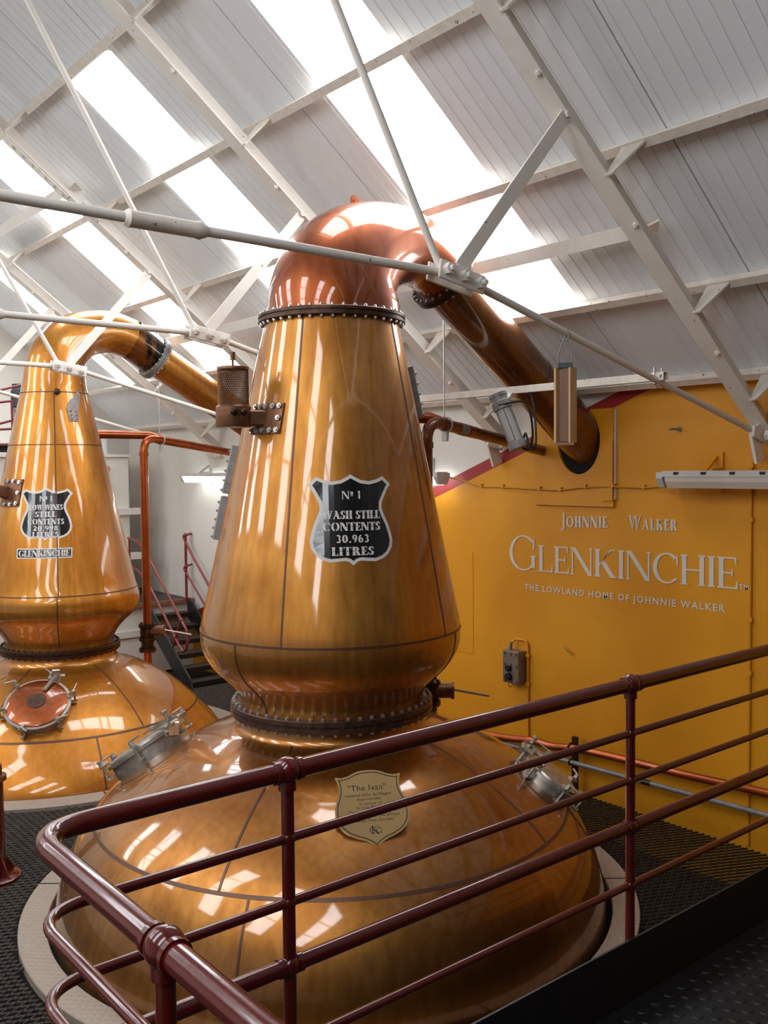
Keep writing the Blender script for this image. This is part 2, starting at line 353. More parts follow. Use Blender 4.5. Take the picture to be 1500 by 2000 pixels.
    if ch in '69':
        q = arcq(.27, .31, .27, .32, T * .85, t, 95, 265) + arcq(.27, .31, .27, .32, T * .85, t, -85, 85) + arcq(.40, .31, .40, .70, T * .85, t, 105, 178)
        P += q if ch == '6' else [[(.54 - x, 1 - y) for x, y in p] for p in q]; return P, .54
    if ch == '8': P += arcq(.26, .75, .23, .26, T * .75, t, 98, 262) + arcq(.26, .75, .23, .26, T * .75, t, -82, 82) + arcq(.26, .26, .26, .275, T * .8, t, 98, 262) + arcq(.26, .26, .26, .275, T * .8, t, -82, 82); return P, .52
    if ch == '.': P.append(rc(0, 0, T * .9, T * .9)); return P, T
    if ch == 'o': P += arcq(.17, .72, .17, .22, T * .7, t, 0, 180, 8) + arcq(.17, .72, .17, .22, T * .7, t, 180, 360, 8); P.append(rc(.03, .36, .31, .36 + t)); return P, .36
    return P, .34
def text_polys(s, H, T, t, S, g=0., track=.08, small=None):
    """[(char, polys in metres, x0)], width. small: height of the letters after a leading capital"""
    x = 0; out = []
    for i, ch in enumerate(s):
        hh = H
        if small and not (i == 0 or s[i - 1] == ' '): hh = small
        if ch == ' ': x += .36 * H; continue
        k = H / hh
        P, w = glyph(ch, T * k, t * k, S * k, g)
        out.append((ch, [[(x + a * hh, b * hh) for a, b in p] for p in P])); x += (w + track) * hh
    return out, x - track * H
def polys_bm(polys, z0, z1, bm=None):
    bm = bm or bmesh.new(); top_ = z1
    for i_, p in enumerate(polys):
        z1 = top_ + .00006 * (i_ % 16)               # overlapping strokes never share a plane
        a = sum(p[i][0] * p[(i + 1) % len(p)][1] - p[(i + 1) % len(p)][0] * p[i][1] for i in range(len(p)))
        if abs(a) < 1e-9: continue
        if a < 0: p = p[::-1]
        lo = [bm.verts.new((x, y, z0)) for x, y in p]; hi = [bm.verts.new((x, y, z1)) for x, y in p]
        bm.faces.new(hi)
        for i in range(len(p)): j = (i + 1) % len(p); bm.faces.new((lo[i], lo[j], hi[j], hi[i]))
    return bm
def font_bm(s, H, bold=0., spacing=1., thick=.0005):
    cu = bpy.data.curves.new('t', 'FONT'); cu.body = s; cu.size = 1; cu.offset = bold; cu.space_character = spacing; cu.align_x = 'CENTER'; cu.resolution_u = 2
    o = bpy.data.objects.new('t', cu); COL.objects.link(o); dg_ = bpy.context.evaluated_depsgraph_get(); me = bpy.data.meshes.new_from_object(o.evaluated_get(dg_))
    bm = bmesh.new(); bm.from_mesh(me); bpy.data.objects.remove(o); bpy.data.curves.remove(cu); bpy.data.meshes.remove(me)
    k = H / .70
    for v in bm.verts: v.co = Vector((v.co.x * k, v.co.y * k, thick))
    return bm
def loose(bm, name, m, parent):
    """every unconnected piece as an object of its own"""
    todo = set(bm.verts)
    while todo:
        st_ = [todo.pop()]; comp = set(st_)
        while st_:
            for e in st_.pop().link_edges:
                for v in e.verts:
                    if v not in comp: comp.add(v); st_.append(v)
        todo -= comp; b2 = bmesh.new(); mp = {v: b2.verts.new(v.co) for v in comp}
        for f in {f for v in comp for f in v.link_faces}: b2.faces.new([mp[v] for v in f.verts])
        obj(name, b2, m, parent)
    bm.free()
def slice_bm(bm, step=.03):
    """cut a flat mesh into narrow strips so that it can follow a curved sheet"""
    xs = [v.co.x for v in bm.verts]; ys = [v.co.y for v in bm.verts]
    for ax, lo, hi in ((0, min(xs), max(xs)), (1, min(ys), max(ys))):
        x = math.ceil(lo / step) * step
        while x < hi:
            n = Vector((1, 0, 0)) if ax == 0 else Vector((0, 1, 0))
            bmesh.ops.bisect_plane(bm, geom=bm.verts[:] + bm.edges[:] + bm.faces[:], plane_co=n * x, plane_no=n, dist=1e-5); x += step
    return bm

# ------------------------------------------------------------------ room shell
XW, YB, YF, XL, XR = 5.7, 12.6, -4.0, -2.8, 1.45         # painted wall, far wall, near wall, opposite wall, ridge
SL = .77; RO = .372                                       # roof slope; roof sheet above the truss line
def roof_z(x, o=RO): return .19 + o + SL * (XW - abs(x - XR) - XR)
PH = math.atan(SL)
pits = [((3.295, 4.513), 1.80), ((3.13, 8.478), 1.74)]     # the two still wells
fl = struct(obj('floor', wbox(XL, XW, YF, YB, -2.9, -2.8), 'void'))
struct(obj('wall_right', wbox(XW, XW + .2, YF, YB, -2.9, roof_z(XW) + .03), 'band_wall'))
struct(obj('wall_left', wbox(XL - .2, XL, YF, YB, -2.9, roof_z(XL) + .03), 'wall_white'))
def gable(y0, y1):
    bm = bmesh.new(); P = [(XL, -2.9), (XW, -2.9), (XW, roof_z(XW)), (XR, roof_z(XR)), (XL, roof_z(XL))]
    a = [bm.verts.new((x, y0, z + E)) for x, z in P]; b = [bm.verts.new((x, y1, z + E)) for x, z in P]
    bm.faces.new(a); bm.faces.new(b[::-1])
    for i in range(5): j = (i + 1) % 5; bm.faces.new((a[i], b[i], b[j], a[j]))
    return bm
struct(obj('wall_back', gable(YB, YB + .2), 'wall_white')); struct(obj('wall_front', gable(YF - .2, YF), 'wall_dark'))

# roof: ribbed white sheets, one object each, with translucent roof lights between them
ceil = sempty('ceiling')
SKYL = [4.03 + 2.17 * k for k in range(-2, 4)]; SW = .70
def slope_pt(x, side): return x if side > 0 else 2 * XR - x
def sheet(x0, x1, y0, y1, side, ribs=True):
    bm = bmesh.new(); ys = [(y0 + .004, 0)]; y = math.ceil(y0 / .09) * .09
    while ribs and y < y1 - .03:
        if y > y0 + .02: ys += [(y - .006, 0), (y - .003, -.0035), (y + .003, -.0035), (y + .006, 0)]
        y += .09
    ys.append((y1 - .004, 0)); rows = []
    for x in (x0, x1): rows.append([bm.verts.new((slope_pt(x, side) + d * math.sin(PH) * side, yy, roof_z(x) + d * math.cos(PH) + E)) for yy, d in ys])
    for x in (x0, x1): rows.append([bm.verts.new((slope_pt(x, side), yy, roof_z(x) + .05 + E)) for yy in (ys[0][0], ys[-1][0])])
    for k in range(len(ys) - 1): bm.faces.new((rows[0][k], rows[0][k + 1], rows[1][k + 1], rows[1][k]))
    bm.faces.new((rows[2][0], rows[3][0], rows[3][1], rows[2][1])); bm.faces.new((rows[0][0], rows[1][0], rows[3][0], rows[2][0])); bm.faces.new((rows[0][-1], rows[2][1], rows[3][1], rows[1][-1]))
    return bm
wn = 0
for side in (1, -1):
    edges = [YF]
    for s_ in SKYL:
        lit = side < 0 or s_ > 3.5
        for y in (s_ - 1.2,) + ((s_, s_ + SW) if lit else ()):
            if y > YF: edges.append(y)
    edges = sorted([e for e in edges if e < YB - .1]) + [YB]
    for a, b in zip(edges[:-1], edges[1:]):
        lit = any(abs(a - s) < .01 for s in SKYL) and (side < 0 or a > 3.5)
        if lit:
            obj('roof_panel', sheet(XW + .1, 5.02, a, b, side), 'roof', ceil); obj('roof_panel', sheet(2.72, XR, a, b, side), 'roof', ceil)
            wn += 1; w = sempty('window_%d' % wn)
            bm = bmesh.new(); q = [(slope_pt(x, side), y, roof_z(x) + .012 + E) for x, y in ((5.02, a), (5.02, b), (2.72, b), (2.72, a))]; bm.faces.new([bm.verts.new(p) for p in q])
            obj('pane', bm, 'sky', w)
            bm = bmesh.new()
            for x in (5.02, 2.72): bar(bm, V(slope_pt(x, side), a, roof_z(x)), V(slope_pt(x, side), b, roof_z(x)), .03, .012)
            obj('frame', bm, 'roof', w)
        else: obj('roof_panel', sheet(XW + .1, XR, a, b, side), 'roof', ceil)
    bm = bmesh.new()                                        # weatherproof backing above the joints
    q = [(slope_pt(x, side), y, roof_z(x) + .07 + E) for x, y in ((XW + .2, YF), (XW + .2, YB), (XR, YB), (XR, YF))]; bm.faces.new([bm.verts.new(p) for p in q])
    obj('roof_backing', bm, 'ceil_joint', ceil)

# ------------------------------------------------------------------ trusses and purlins
tdir = Vector((math.cos(PH), 0, -math.sin(PH))); ndir = Vector((math.sin(PH), 0, math.cos(PH)))
def tz(x): return .19 + SL * (XW - x)                       # underside of a principal rafter
TR = [3.10, 5.39, 7.74, 10.05]
PURL = [(2.64, 'uppermost purlin in view, high above the far still'), (3.38, 'second purlin down from the ridge, passing under the roof lights'),
        (4.155, 'third purlin down, crossing above the copper bend'), (4.96, 'lower purlin along the bottom ends of the roof lights'), (5.575, 'lowest purlin, along the top of the yellow wall')]
def mir(p): return Vector((2 * XR - p[0], p[1], p[2]))
def mk_truss(Y, label, extras):
    root = thing('roof_truss', label, 'truss', (XR, Y, 0), 'white steel roof trusses')
    for sgn in (1, -1):
        mm = (lambda p: Vector(p)) if sgn > 0 else (lambda p: mir(p))
        bm = bmesh.new(); a = V(5.66, Y, tz(5.66)); b = V(XR, Y, tz(XR))
        for w, h, off in ((.115, .012, .006), (.012, .10, .06)):
            bar(bm, mm(a + ndir * off), mm(b + ndir * off), w, h)
        obj('rafter', bm, 'white', root)
        n = Vector((2.977, Y, .866 + E))
        bm = bmesh.new(); tube(bm, [mm(n + Vector((.1, 0, -.02))), mm(V(5.56, Y, .215))], .0185, 12); obj('tie_rod', bm, 'white', root, True)
        bm = bmesh.new(); cyl(bm, mm(n + Vector((-.08, .015, .03))), mm(V(XR + .04, Y + .015, 3.34)), .0165, 10); obj('strut', bm, 'white', root, True)
        bm = bmesh.new(); bar(bm, mm(n + Vector((.0, -.03, .03))), mm(V(3.72, Y - .03, 1.75)), .012, .07); obj('strut', bm, 'white', root)
        # node: two cheek plates with three bolts
        bm = bmesh.new()
        for dy in (-.045, .033):
            v0 = len(bm.verts); bar(bm, mm(n + Vector((-.14, dy, .012))), mm(n + Vector((.14, dy, -.035))), .012, .085)
        bevel(bm, .004, 1); obj('gusset_plate', bm, 'white', root)
        for dx, dz in ((-.10, .01), (0, -.01), (.10, -.03)):
            bm = bmesh.new(); cyl(bm, mm(n + Vector((dx, -.10, dz))), mm(n + Vector((dx, .07, dz))), .013, 8); cyl(bm, mm(n + Vector((dx, -.082, dz))), mm(n + Vector((dx, -.05, dz))), .026, 6); obj('bolt', bm, 'white', root)
        bm = bmesh.new(); P0 = mm(V(3.70, Y - .045, 1.735)); cyl(bm, P0, P0 + Vector((0, -.015, 0)), .02, 6); obj('bolt', bm, 'white', root)
        # shoe at the wall
        bm = bmesh.new(); bar(bm, mm(V(5.56, Y, .24)), mm(V(5.64, Y, .03)), .02, .11); bar(bm, mm(V(5.50, Y - .03, .215)), mm(V(5.67, Y - .03, .175)), .02, .07); obj('shoe_plate', bm, 'white', root)
        bm = bmesh.new(); cyl(bm, mm(V(5.62, Y - .05, .19)), mm(V(5.62, Y - .10, .19)), .035, 6); obj('bolt', bm, 'white', root)
        # rafter bolts, purlin cleats
        for x, _ in PURL:
            z = tz(x); bm = bmesh.new()
            pb_ = V(x - .155, Y, tz(x - .155)); q = [pb_ + Vector((0, dy, 0)) + ndir * dh for dy, dh in ((-.045, -.01), (-.09, .0), (-.20, .20), (-.06, .20))]
            lo = [bm.verts.new(mm(p)) for p in q]; hi = [bm.verts.new(mm(p + tdir * .012)) for p in q]
            bm.faces.new(lo); bm.faces.new(hi[::-1])
            for i in range(4): j = (i + 1) % 4; bm.faces.new((lo[i], lo[j], hi[j], hi[i]))
            obj('cleat', bm, 'white_chip', root)
            bm = bmesh.new(); p = mm(V(x + .12, Y - .035, tz(x + .12))); d = -ndir if sgn > 0 else Vector((ndir.x, 0, -ndir.z)); hexbolt(bm, p, d, .016, .014); obj('bolt', bm, 'white', root)
    bm = bmesh.new(); tube(bm, [V(3.0 - .12, Y, .87), V(2 * XR - 2.88, Y, .88)], .0195, 12); obj('tie_rod', bm, 'white', root, True)
    bm = bmesh.new(); tube(bm, [V(x, Y, .873) for x in (1.40, 1.415, 1.43, 1.67, 1.69, 1.72)], [.022, .033, .03, .03, .034, .022], 14); obj('turnbuckle', bm, 'white_chip', root, True)
    for e in extras: e(root)
    return root
def tag_plate(root):
    bm = bmesh.new(); Y = TR[2]; c = V(3.13, Y - .14, tz(3.13) - .03); bar(bm, c - tdir * .085, c + tdir * .085, .15, .006); obj('tag_plate', bm, 'silver_paint', root)
def splice(root):
    bm = bmesh.new(); Y = TR[2]; bar(bm, V(2.52, Y, tz(2.52) - .008), V(3.0, Y, tz(3.0) - .008), .09, .012); sp = obj('splice_plate', bm, 'white', root)
    for i in range(6):
        x = 2.57 + i * .072 + (.03 if i > 2 else 0); bm = bmesh.new(); p = V(x, Y, tz(x) - .014); cyl(bm, p, p - ndir * .012, .019, 8); obj('bolt', bm, 'white', sp)
mk_truss(TR[0], 'nearest white roof truss, its tie passing in front of the copper bend', ())
mk_truss(TR[1], 'second white roof truss, running behind the tall copper bend', ())
mk_truss(TR[2], 'third white roof truss, with bolted splice and small plate on its rafter', (tag_plate, splice))
mk_truss(TR[3], 'farthest white roof truss, ending above the lit lamp by the steps', ())
for side in (1, -1):
    for x, lab in PURL:
        bm = bmesh.new(); s = lambda p: Vector(p) if side > 0 else mir(p)
        z = .19 + .25 + SL * (XW - x); q = Vector((x, 0, z + E)); prof = [q, q + ndir * .095, q + ndir * .095 - tdir * .012, q + ndir * .012 - tdir * .012, q + ndir * .012 - tdir * .055, q - tdir * .055]
        a = [bm.verts.new(s(p + Vector((0, YF, 0)))) for p in prof]; b = [bm.verts.new(s(p + Vector((0, YB, 0)))) for p in prof]
        bm.faces.new(a); bm.faces.new(b[::-1])
        for i in range(6): j = (i + 1) % 6; bm.faces.new((a[i], b[i], b[j], a[j]))
        o = obj('purlin', bm, 'white_chip'); o['category'] = 'beam'
        o['label'] = 'white steel ' + lab if side > 0 else 'white steel ' + lab.split(',')[0].split(' along')[0].split(' in view')[0] + ' of the opposite roof slope'
        o['group'] = 'roof purlins' if side > 0 else 'purlins of the opposite roof slope'
for (x, y0, y1, lab) in ((4.52, 3.26, 5.37, 'white flat bar running behind the copper bend from the nearest rafter'), (4.36, 5.42, 7.72, 'white flat bar beyond the tall neck flange, between second and third trusses'),
                    (4.36, 7.76, 10.03, 'white flat bar above the far lyne arm, between third and fourth trusses'), (3.0, 7.76, 10.03, 'white flat bar high up beside the farthest truss, crossing a roof light')):
    bm = bmesh.new(); z = tz(x) + (.20 if x > 4.4 else .03); bar(bm, V(x, y0, z + .03), V(x, y1, z + .03), .012, .085, PH * .6)
    t_ = thing('bracing_bar', lab, 'beam', (x, y0, z + E), 'flat bars between the trusses'); obj('bar', bm, 'white', t_)
    bm = bmesh.new(); q = [(x + .02, y0 + .02, z + .02), (x + .10, y0 - .10, z + .02), (x + .02, y0 - .16, z + .06)]
    lo = [bm.verts.new(V(*p)) for p in q]; hi = [bm.verts.new(V(p[0], p[1], p[2] + .012)) for p in q]; bm.faces.new(lo); bm.faces.new(hi[::-1])
    for i in range(3): j = (i + 1) % 3; bm.faces.new((lo[i], lo[j], hi[j], hi[i]))
    obj('cleat', bm, 'white_chip', t_)

# ------------------------------------------------------------------ the stills
A1 = (3.295, 4.513); A2 = (3.13, 8.478)
P1_pot = [(-2.72, 1.60), (-2.6, 1.603), (-2.5, 1.602), (-2.4, 1.589), (-2.3, 1.568), (-2.2, 1.534), (-2.1, 1.486), (-2.0, 1.417), (-1.9, 1.33), (-1.8, 1.2), (-1.7, 1.045), (-1.6, .85), (-1.545, .70), (-1.515, .60), (-1.49, .562), (-1.45, .55), (-1.425, .55)]
P1_head = [(-1.355, .545), (-1.32, .548), (-1.29, .562), (-1.25, .592), (-1.2, .643), (-1.15, .695), (-1.1, .732), (-1.05, .755), (-1.0, .767), (-.95, .77), (-.9, .766), (-.85, .757), (-.7, .724), (-.3, .639), (.1, .554), (.5, .469), (.845, .396)]
P2_pot = [(-2.7, 1.48), (-2.6, 1.48), (-2.5, 1.47), (-2.4, 1.425), (-2.3, 1.35), (-2.2, 1.258), (-2.1, 1.165), (-2.0, 1.056), (-1.9, .92), (-1.8, .75), (-1.75, .64), (-1.72, .555), (-1.69, .505), (-1.655, .485), (-1.62, .48)]
P2_head = [(-1.555, .467), (-1.52, .472), (-1.48, .488), (-1.44, .513), (-1.4, .545), (-1.35, .595), (-1.3, .648), (-1.25, .685), (-1.2, .703), (-1.15, .707), (-1.1, .703), (-1.0, .674), (-.8, .629), (-.4, .54), (0, .452), (.35, .374), (.7, .293)]
P1_pot, P1_head, P2_pot, P2_head = ([(float(q[0]), float(q[1])) for q in catmull(P_, 6)] for P_ in (P1_pot, P1_head, P2_pot, P2_head))
def ctr(A, z):
    """the larger head leans very slightly"""
    k = max(0., z + .9) * .0135 if A == (3.295, 4.513) else 0.
    return A[0] + .772 * k, A[1] - .635 * k
def prof_r(P, z): return float(np.interp(z, [p[0] for p in P], [p[1] for p in P]))
def surf(A, P, th, z, off=0.):
    """point on the sheet, with its outward normal, its downhill and its sideways direction"""
    r = prof_r(P, z); e = .02; dr = (prof_r(P, z + e) - prof_r(P, z - e)) / (2 * e); c, s = math.cos(th), math.sin(th)
    n = Vector((c, s, -dr)).normalized(); t = Vector((-s, c, 0)); upv = n.cross(t).normalized()
    if upv.z < 0: upv = -upv
    cx, cy = ctr(A, z); return V(cx + r * c, cy + r * s, z) + n * off, n, upv, t
def smooth_prof(P, n=6): return P
def seam_ring(A, P, z, parent, h=.012, off=.003):
    r0, r1 = prof_r(P, z - h / 2), prof_r(P, z + h / 2); bm = bmesh.new(); lathe(bm, [(z - h / 2, r0 - .002), (z - h / 2, r0 + off), (z + h / 2, r1 + off), (z + h / 2, r1 - .002)], A, 128); return obj('weld_seam', bm, 'seam', parent, True)
def seam_line(A, P, th, z0, z1, parent, w=.010, off=.003, lean=0.):
    bm = bmesh.new(); n = 22; rows = []
    for k in range(n + 1):
        z = z0 + (z1 - z0) * k / n; t_ = math.radians(th) + lean * k / n; p, nn, u, s = surf(A, P, t_, z)
        rows.append([bm.verts.new(p + s * a + nn * b) for a, b in ((-w / 2, -.003), (-w / 2, off), (w / 2, off), (w / 2, -.003))])
    for a, b in zip(rows[:-1], rows[1:]):
        for i in range(3): bm.faces.new((a[i], a[i + 1], b[i + 1], b[i]))
    return obj('weld_seam', bm, 'seam', parent, True)
def flange(name, A, z0, z1, r_in, r_out, nb, parent, m, bm_mat='steel', rb=.011, sub='bolt', inset=.022):
    """two plates face to face and a ring of bolts"""
    zm = (z0 + z1) / 2; b = .004; bm = bmesh.new()
    lathe(bm, [(z0, r_in), (z0, r_out - b), (z0 + b, r_out), (zm - .006, r_out), (zm - .003, r_out - .008), (zm + .003, r_out - .008), (zm + .006, r_out), (z1 - b, r_out), (z1, r_out - b), (z1, r_in)], A, 96)
    f = obj(name, bm, m, parent, True); src = None
    for k in range(nb):
        a = 2 * PI * (k + .35) / nb; rr = r_out - inset; cx, cy = ctr(A, zm); loc = V(cx + rr * math.cos(a), cy + rr * math.sin(a), zm)
        if src is None:
            bm = bmesh.new(); H = (z1 - z0) / 2; tube(bm, [(0, 0, z_) for z_ in (-H - rb * 1.5, -H - rb, -H - rb, -H, -H, H, H, H + rb, H + rb, H + rb * 1.5)], [rb * .5, rb * .5, rb, rb, rb * .5, rb * .5, rb, rb, rb * .5, rb * .5], 6)
            src = obj(sub, bm, bm_mat, f); src.matrix_parent_inverse = Matrix.Translation(-parent_loc(f)); src.location = loc
        else: copyp(src, f, loc)
    return f
def disc_flange(name, c, d, r_in, r_out, t, nb, parent, m, rb=.010):
    """flange round an inclined duct"""
    s, u, d = frame_of(d); bm = bmesh.new(); prof = [(-t / 2, r_in), (-t / 2, r_out), (-.003, r_out), (-.001, r_out - .006), (.001, r_out - .006), (.003, r_out), (t / 2, r_out), (t / 2, r_in)]
    seg = 48; rings = [[bm.verts.new(c + d * z + (s * math.cos(2 * PI * k / seg) + u * math.sin(2 * PI * k / seg)) * r) for k in range(seg)] for z, r in prof]
    for a, b in zip(rings, rings[1:] + rings[:1]):
        for k in range(seg): bm.faces.new((a[k], a[(k + 1) % seg], b[(k + 1) % seg], b[k]))
    f = obj(name, bm, m, parent, True); src = None
    for k in range(nb):
        a = 2 * PI * k / nb; p = Vector(c) + (s * math.cos(a) + u * math.sin(a)) * (r_out - .016)
        mw = Matrix.Translation(p) @ d.to_track_quat('Z', 'Y').to_matrix().to_4x4()
        if src is None:
            bm = bmesh.new(); H = t / 2; tube(bm, [(0, 0, z_) for z_ in (-H - rb, -H, -H, H, H, H + rb)], [rb, rb, rb * .5, rb * .5, rb, rb], 6)
            src = obj('bolt', bm, 'steel', f); src.matrix_parent_inverse = Matrix.Translation(-parent_loc(f)); src.matrix_basis = mw
        else: copyp(src, f, mw=mw)
    return f
# --- wrapped shield plate
def shield_outline(W, H, kind):
    """half outline from the top middle to the bottom point, mirrored"""
    if kind == 'black':
        half = [(0, .50), (.05, .47), (.12, .435), (.22, .42), (.31, .44), (.40, .475), (.50, .385), (.455, .33), (.415, .26), (.372, .18), (.368, .11), (.40, .03), (.445, -.06), (.475, -.15), (.495, -.24), (.48, -.32), (.43, -.395), (.36, -.44), (.27, -.468), (.17, -.462), (.09, -.455), (.05, -.465), (0, -.505)]
    else:
        half = [(0, .50), (.10, .497), (.20, .475), (.30, .435), (.40, .415), (.50, .43), (.47, .36), (.455, .28), (.47, .2), (.515, .1), (.545, 0), (.55, -.08), (.53, -.18), (.47, -.265), (.38, -.33), (.26, -.38), (.16, -.41), (.08, -.45), (0, -.51)]
    pts = catmull([(a, b) for a, b in half], 3) if False else half
    return [(a * W, b * H) for a, b in pts] + [(-a * W, b * H) for a, b in half[-2:0:-1]]
def inset(poly, d):
    n = len(poly); out = []; A_ = sum(poly[i][0] * poly[(i + 1) % n][1] - poly[(i + 1) % n][0] * poly[i][1] for i in range(n)); sg = 1 if A_ > 0 else -1
    for i in range(n):
        p0, p1, p2 = (Vector(poly[(i + k) % n]) for k in (-1, 0, 1)); a = (p1 - p0).normalized(); b = (p2 - p1).normalized()
        na = Vector((-a.y, a.x)) * sg; nb = Vector((-b.y, b.x)) * sg; m_ = na + nb; m_ = m_.normalized() / max(.45, m_.normalized().dot(na)); out.append(tuple(p1 + m_ * d))
    return out
def wrap(bm, A, P, th0, z0):
    """bend a flat (u, v, height) mesh round the still head"""
    for v in bm.verts:
        u, w, h = v.co; z = z0 + w * .978; r = prof_r(P, z); p, n, _, _ = surf(A, P, th0 + u / r, z); v.co = p + n * h
    return bm
def flat(poly, h0, h1): return polys_bm([poly], h0, h1)
def lines_on(plate, lines, A, P, th0, z0, name):
    for s, v, H, T, t, S, g, tr, wf in lines:
        L_, w = text_polys(s, H, T, t, S, g, tr); polys = [[((x - w / 2) * wf / w, y + v - H / 2) for x, y in p] for _, ps in L_ for p in ps]
        bm = polys_bm(polys, .0025, .0042); wrap(bm, A, P, th0, z0); obj(name, bm, 'silver_paint', plate)
def shield(A, P, th0, z0, W, H, lines, parent):
    out = shield_outline(W, H, 'black'); inn = inset(out, .018)
    bm = slice_bm(flat(out, 0, .0015), .03); wrap(bm, A, P, th0, z0); pl = obj('shield_plate', bm, 'silver_paint', parent)
    bm = slice_bm(flat(inn, .0015, .0028), .03); wrap(bm, A, P, th0, z0); obj('black_field', bm, 'black_paint', pl)
    lines_on(pl, lines, A, P, th0, z0, 'lettering'); return pl
def manway(A, P, th, z, R, h, parent, lid_m, wall_m, plate=False, lift=0., tilt=0.):
    """ring wall, domed lid, clamps with T-handles, hinge"""
    p, n, u, t = surf(A, P, th, z, lift)
    if tilt: n = (n + u * tilt).normalized(); u = (u - n * u.dot(n)).normalized()
    t = u.cross(n).normalized()
    L_ = lambda a, rr, hh: p + (t * math.cos(a) + u * math.sin(a)) * rr + n * hh
    bm = bmesh.new(); seg = 40; prof = [(-.10, R), (h, R), (h, R + .018), (h + .02, R + .018), (h + .02, R - .02), (-.10, R - .02)]
    rings = [[bm.verts.new(L_(2 * PI * k / seg, rr, hh)) for k in range(seg)] for hh, rr in prof]
    for a, b in zip(rings[:-1], rings[1:]):
        for k in range(seg): bm.faces.new((a[k], a[(k + 1) % seg], b[(k + 1) % seg], b[k]))
    mw = obj('manway', bm, wall_m, parent, True)
    bm = bmesh.new(); prof = [(h + .02, R - .004), (h + .032, R - .006), (h + .038, R - .02), (h + .045, R * .8), (h + .055, R * .45), (h + .058, R * .2), (h + .058, .002)]
    rings = [[bm.verts.new(L_(2 * PI * k / seg, rr, hh)) for k in range(seg)] for hh, rr in prof]
    for a, b in zip(rings[:-1], rings[1:]):
        for k in range(seg): bm.faces.new((a[k], a[(k + 1) % seg], b[(k + 1) % seg], b[k]))
    obj('lid', bm, lid_m, mw, True)
    if plate:
        bm = bmesh.new(); cyl(bm, L_(0, 0, h + .054), L_(0, 0, h + .062), .075, 32); obj('maker_plate', bm, 'flange', mw, True)
    for k in range(6):
        a = 2 * PI * (k + .25) / 6; bm = bmesh.new()
        cyl(bm, L_(a, R + .045, h - .05), L_(a, R + .045, h + .085), .008, 8); bar(bm, L_(a, R + .0, h + .045), L_(a, R + .06, h + .045), .03, .022)
        cyl(bm, L_(a, R + .045, h + .05), L_(a, R + .045, h + .075), .016, 6); b0 = L_(a, R + .045, h + .08); sd = (t * math.cos(a + 1.1) + u * math.sin(a + 1.1))
        cyl(bm, b0 - sd * .01, b0 + sd * .075, .006, 8); bar(bm, L_(a, R + .01, h - .045), L_(a, R + .06, h - .045), .028, .014); obj('clamp', bm, 'stainless', mw)
    a = 1.15; bm = bmesh.new(); bar(bm, L_(a, R * .45, h + .07), L_(a, R + .07, h + .06), .03, .018); cyl(bm, L_(a, R + .07, h + .03) - t * .05, L_(a, R + .07, h + .03) + t * .05, .016, 10); bar(bm, L_(a, R + .02, h - .03), L_(a, R + .08, h + .03), .06, .02)
    cyl(bm, L_(a, R + .05, h + .05), L_(a, R + .05, h + .12), .012, 8); cyl(bm, L_(a, R + .05, h + .115) - t * .03, L_(a, R + .05, h + .115) + t * .03, .012, 8); obj('hinge', bm, 'stainless', mw)
    return mw
def duct(bm, C, R, seg=64, n=6):
    q = catmull([tuple(c) + (r,) for c, r in zip(C, R)], n); return tube(bm, [Vector(p[:3]) for p in q], [p[3] for p in q], seg, caps=False)
# --- wash still
s1 = thing('wash_still', 'larger copper pot still with black shield, behind the oxblood rail', 'still', V(A1[0], A1[1], -2.5))
bm = bmesh.new(); lathe(bm, smooth_prof(P1_pot), A1, 144); obj('pot', bm, 'pot', s1, True)
bm = bmesh.new(); lathe(bm, smooth_prof(P1_head), A1, 144); obj('head', bm, 'still', s1, True)
flange('neck_flange', A1, -1.425, -1.355, .53, .60, 54, s1, 'flange', rb=.012)
flange('top_flange', A1, .845, .895, .38, .432, 42, s1, 'flange_dark', rb=.010, inset=.017)
nk = [(.0, .885, .392), (.0, 1.0, .386), (.045, 1.13, .362), (.16, 1.25, .325), (.32, 1.335, .282), (.50, 1.378, .245), (.67, 1.368, .22), (.82, 1.31, .2), (.925, 1.245, .19)]
bm = bmesh.new(); duct(bm, [V(A1[0] + .034 * max(.25, 1 - a) + a, A1[1] - .02 + .02 * a, z) for a, z, r in nk], [r for _, _, r in nk], 80, 8); sn = obj('swan_neck', bm, 'neck', s1, True)
for a, z, rr, nx in ((.22, 1.57, 0, -.35), (1.02, 1.44, 0, .75)):
    bm = bmesh.new(); d = Vector((nx, 0, 1)).normalized(); c = V(A1[0] + a, A1[1], z); sd = Vector((1, 0, -nx)).normalized()
    rng = [(c + d * (.02 + .05 * math.sin(k * PI / 8)) + sd * (.03 * math.cos(k * PI / 8))) for k in range(9)] + [c - sd * .035 - d * .03, c + sd * .035 - d * .03]
    lo = [bm.verts.new(p + Vector((0, -.006, 0))) for p in rng]; hi = [bm.verts.new(p + Vector((0, .006, 0))) for p in rng]; bm.faces.new(lo); bm.faces.new(hi[::-1])
    for i in range(11): j = (i + 1) % 11; bm.faces.new((lo[i], lo[j], hi[j], hi[i]))
    cyl(bm, c + d * .035 + Vector((0, -.009, 0)), c + d * .035 + Vector((0, .009, 0)), .012, 10); obj('lifting_lug', bm, 'neck', s1)
e0 = V(A1[0] + .935, A1[1] + .02, 1.237); e1 = V(5.78, 4.565, .17); ad = (e1 - e0).normalized()
disc_flange('arm_flange', e0 + ad * .01, ad, .17, .228, .05, 24, s1, 'flange_dark', .009)
bm = bmesh.new(); tube(bm, [e0 + (e1 - e0) * k / 10 for k in range(11)], [.174 + .0 * k for k in range(11)], 56, caps=False); la = obj('lyne_arm', bm, 'arm', s1, True)
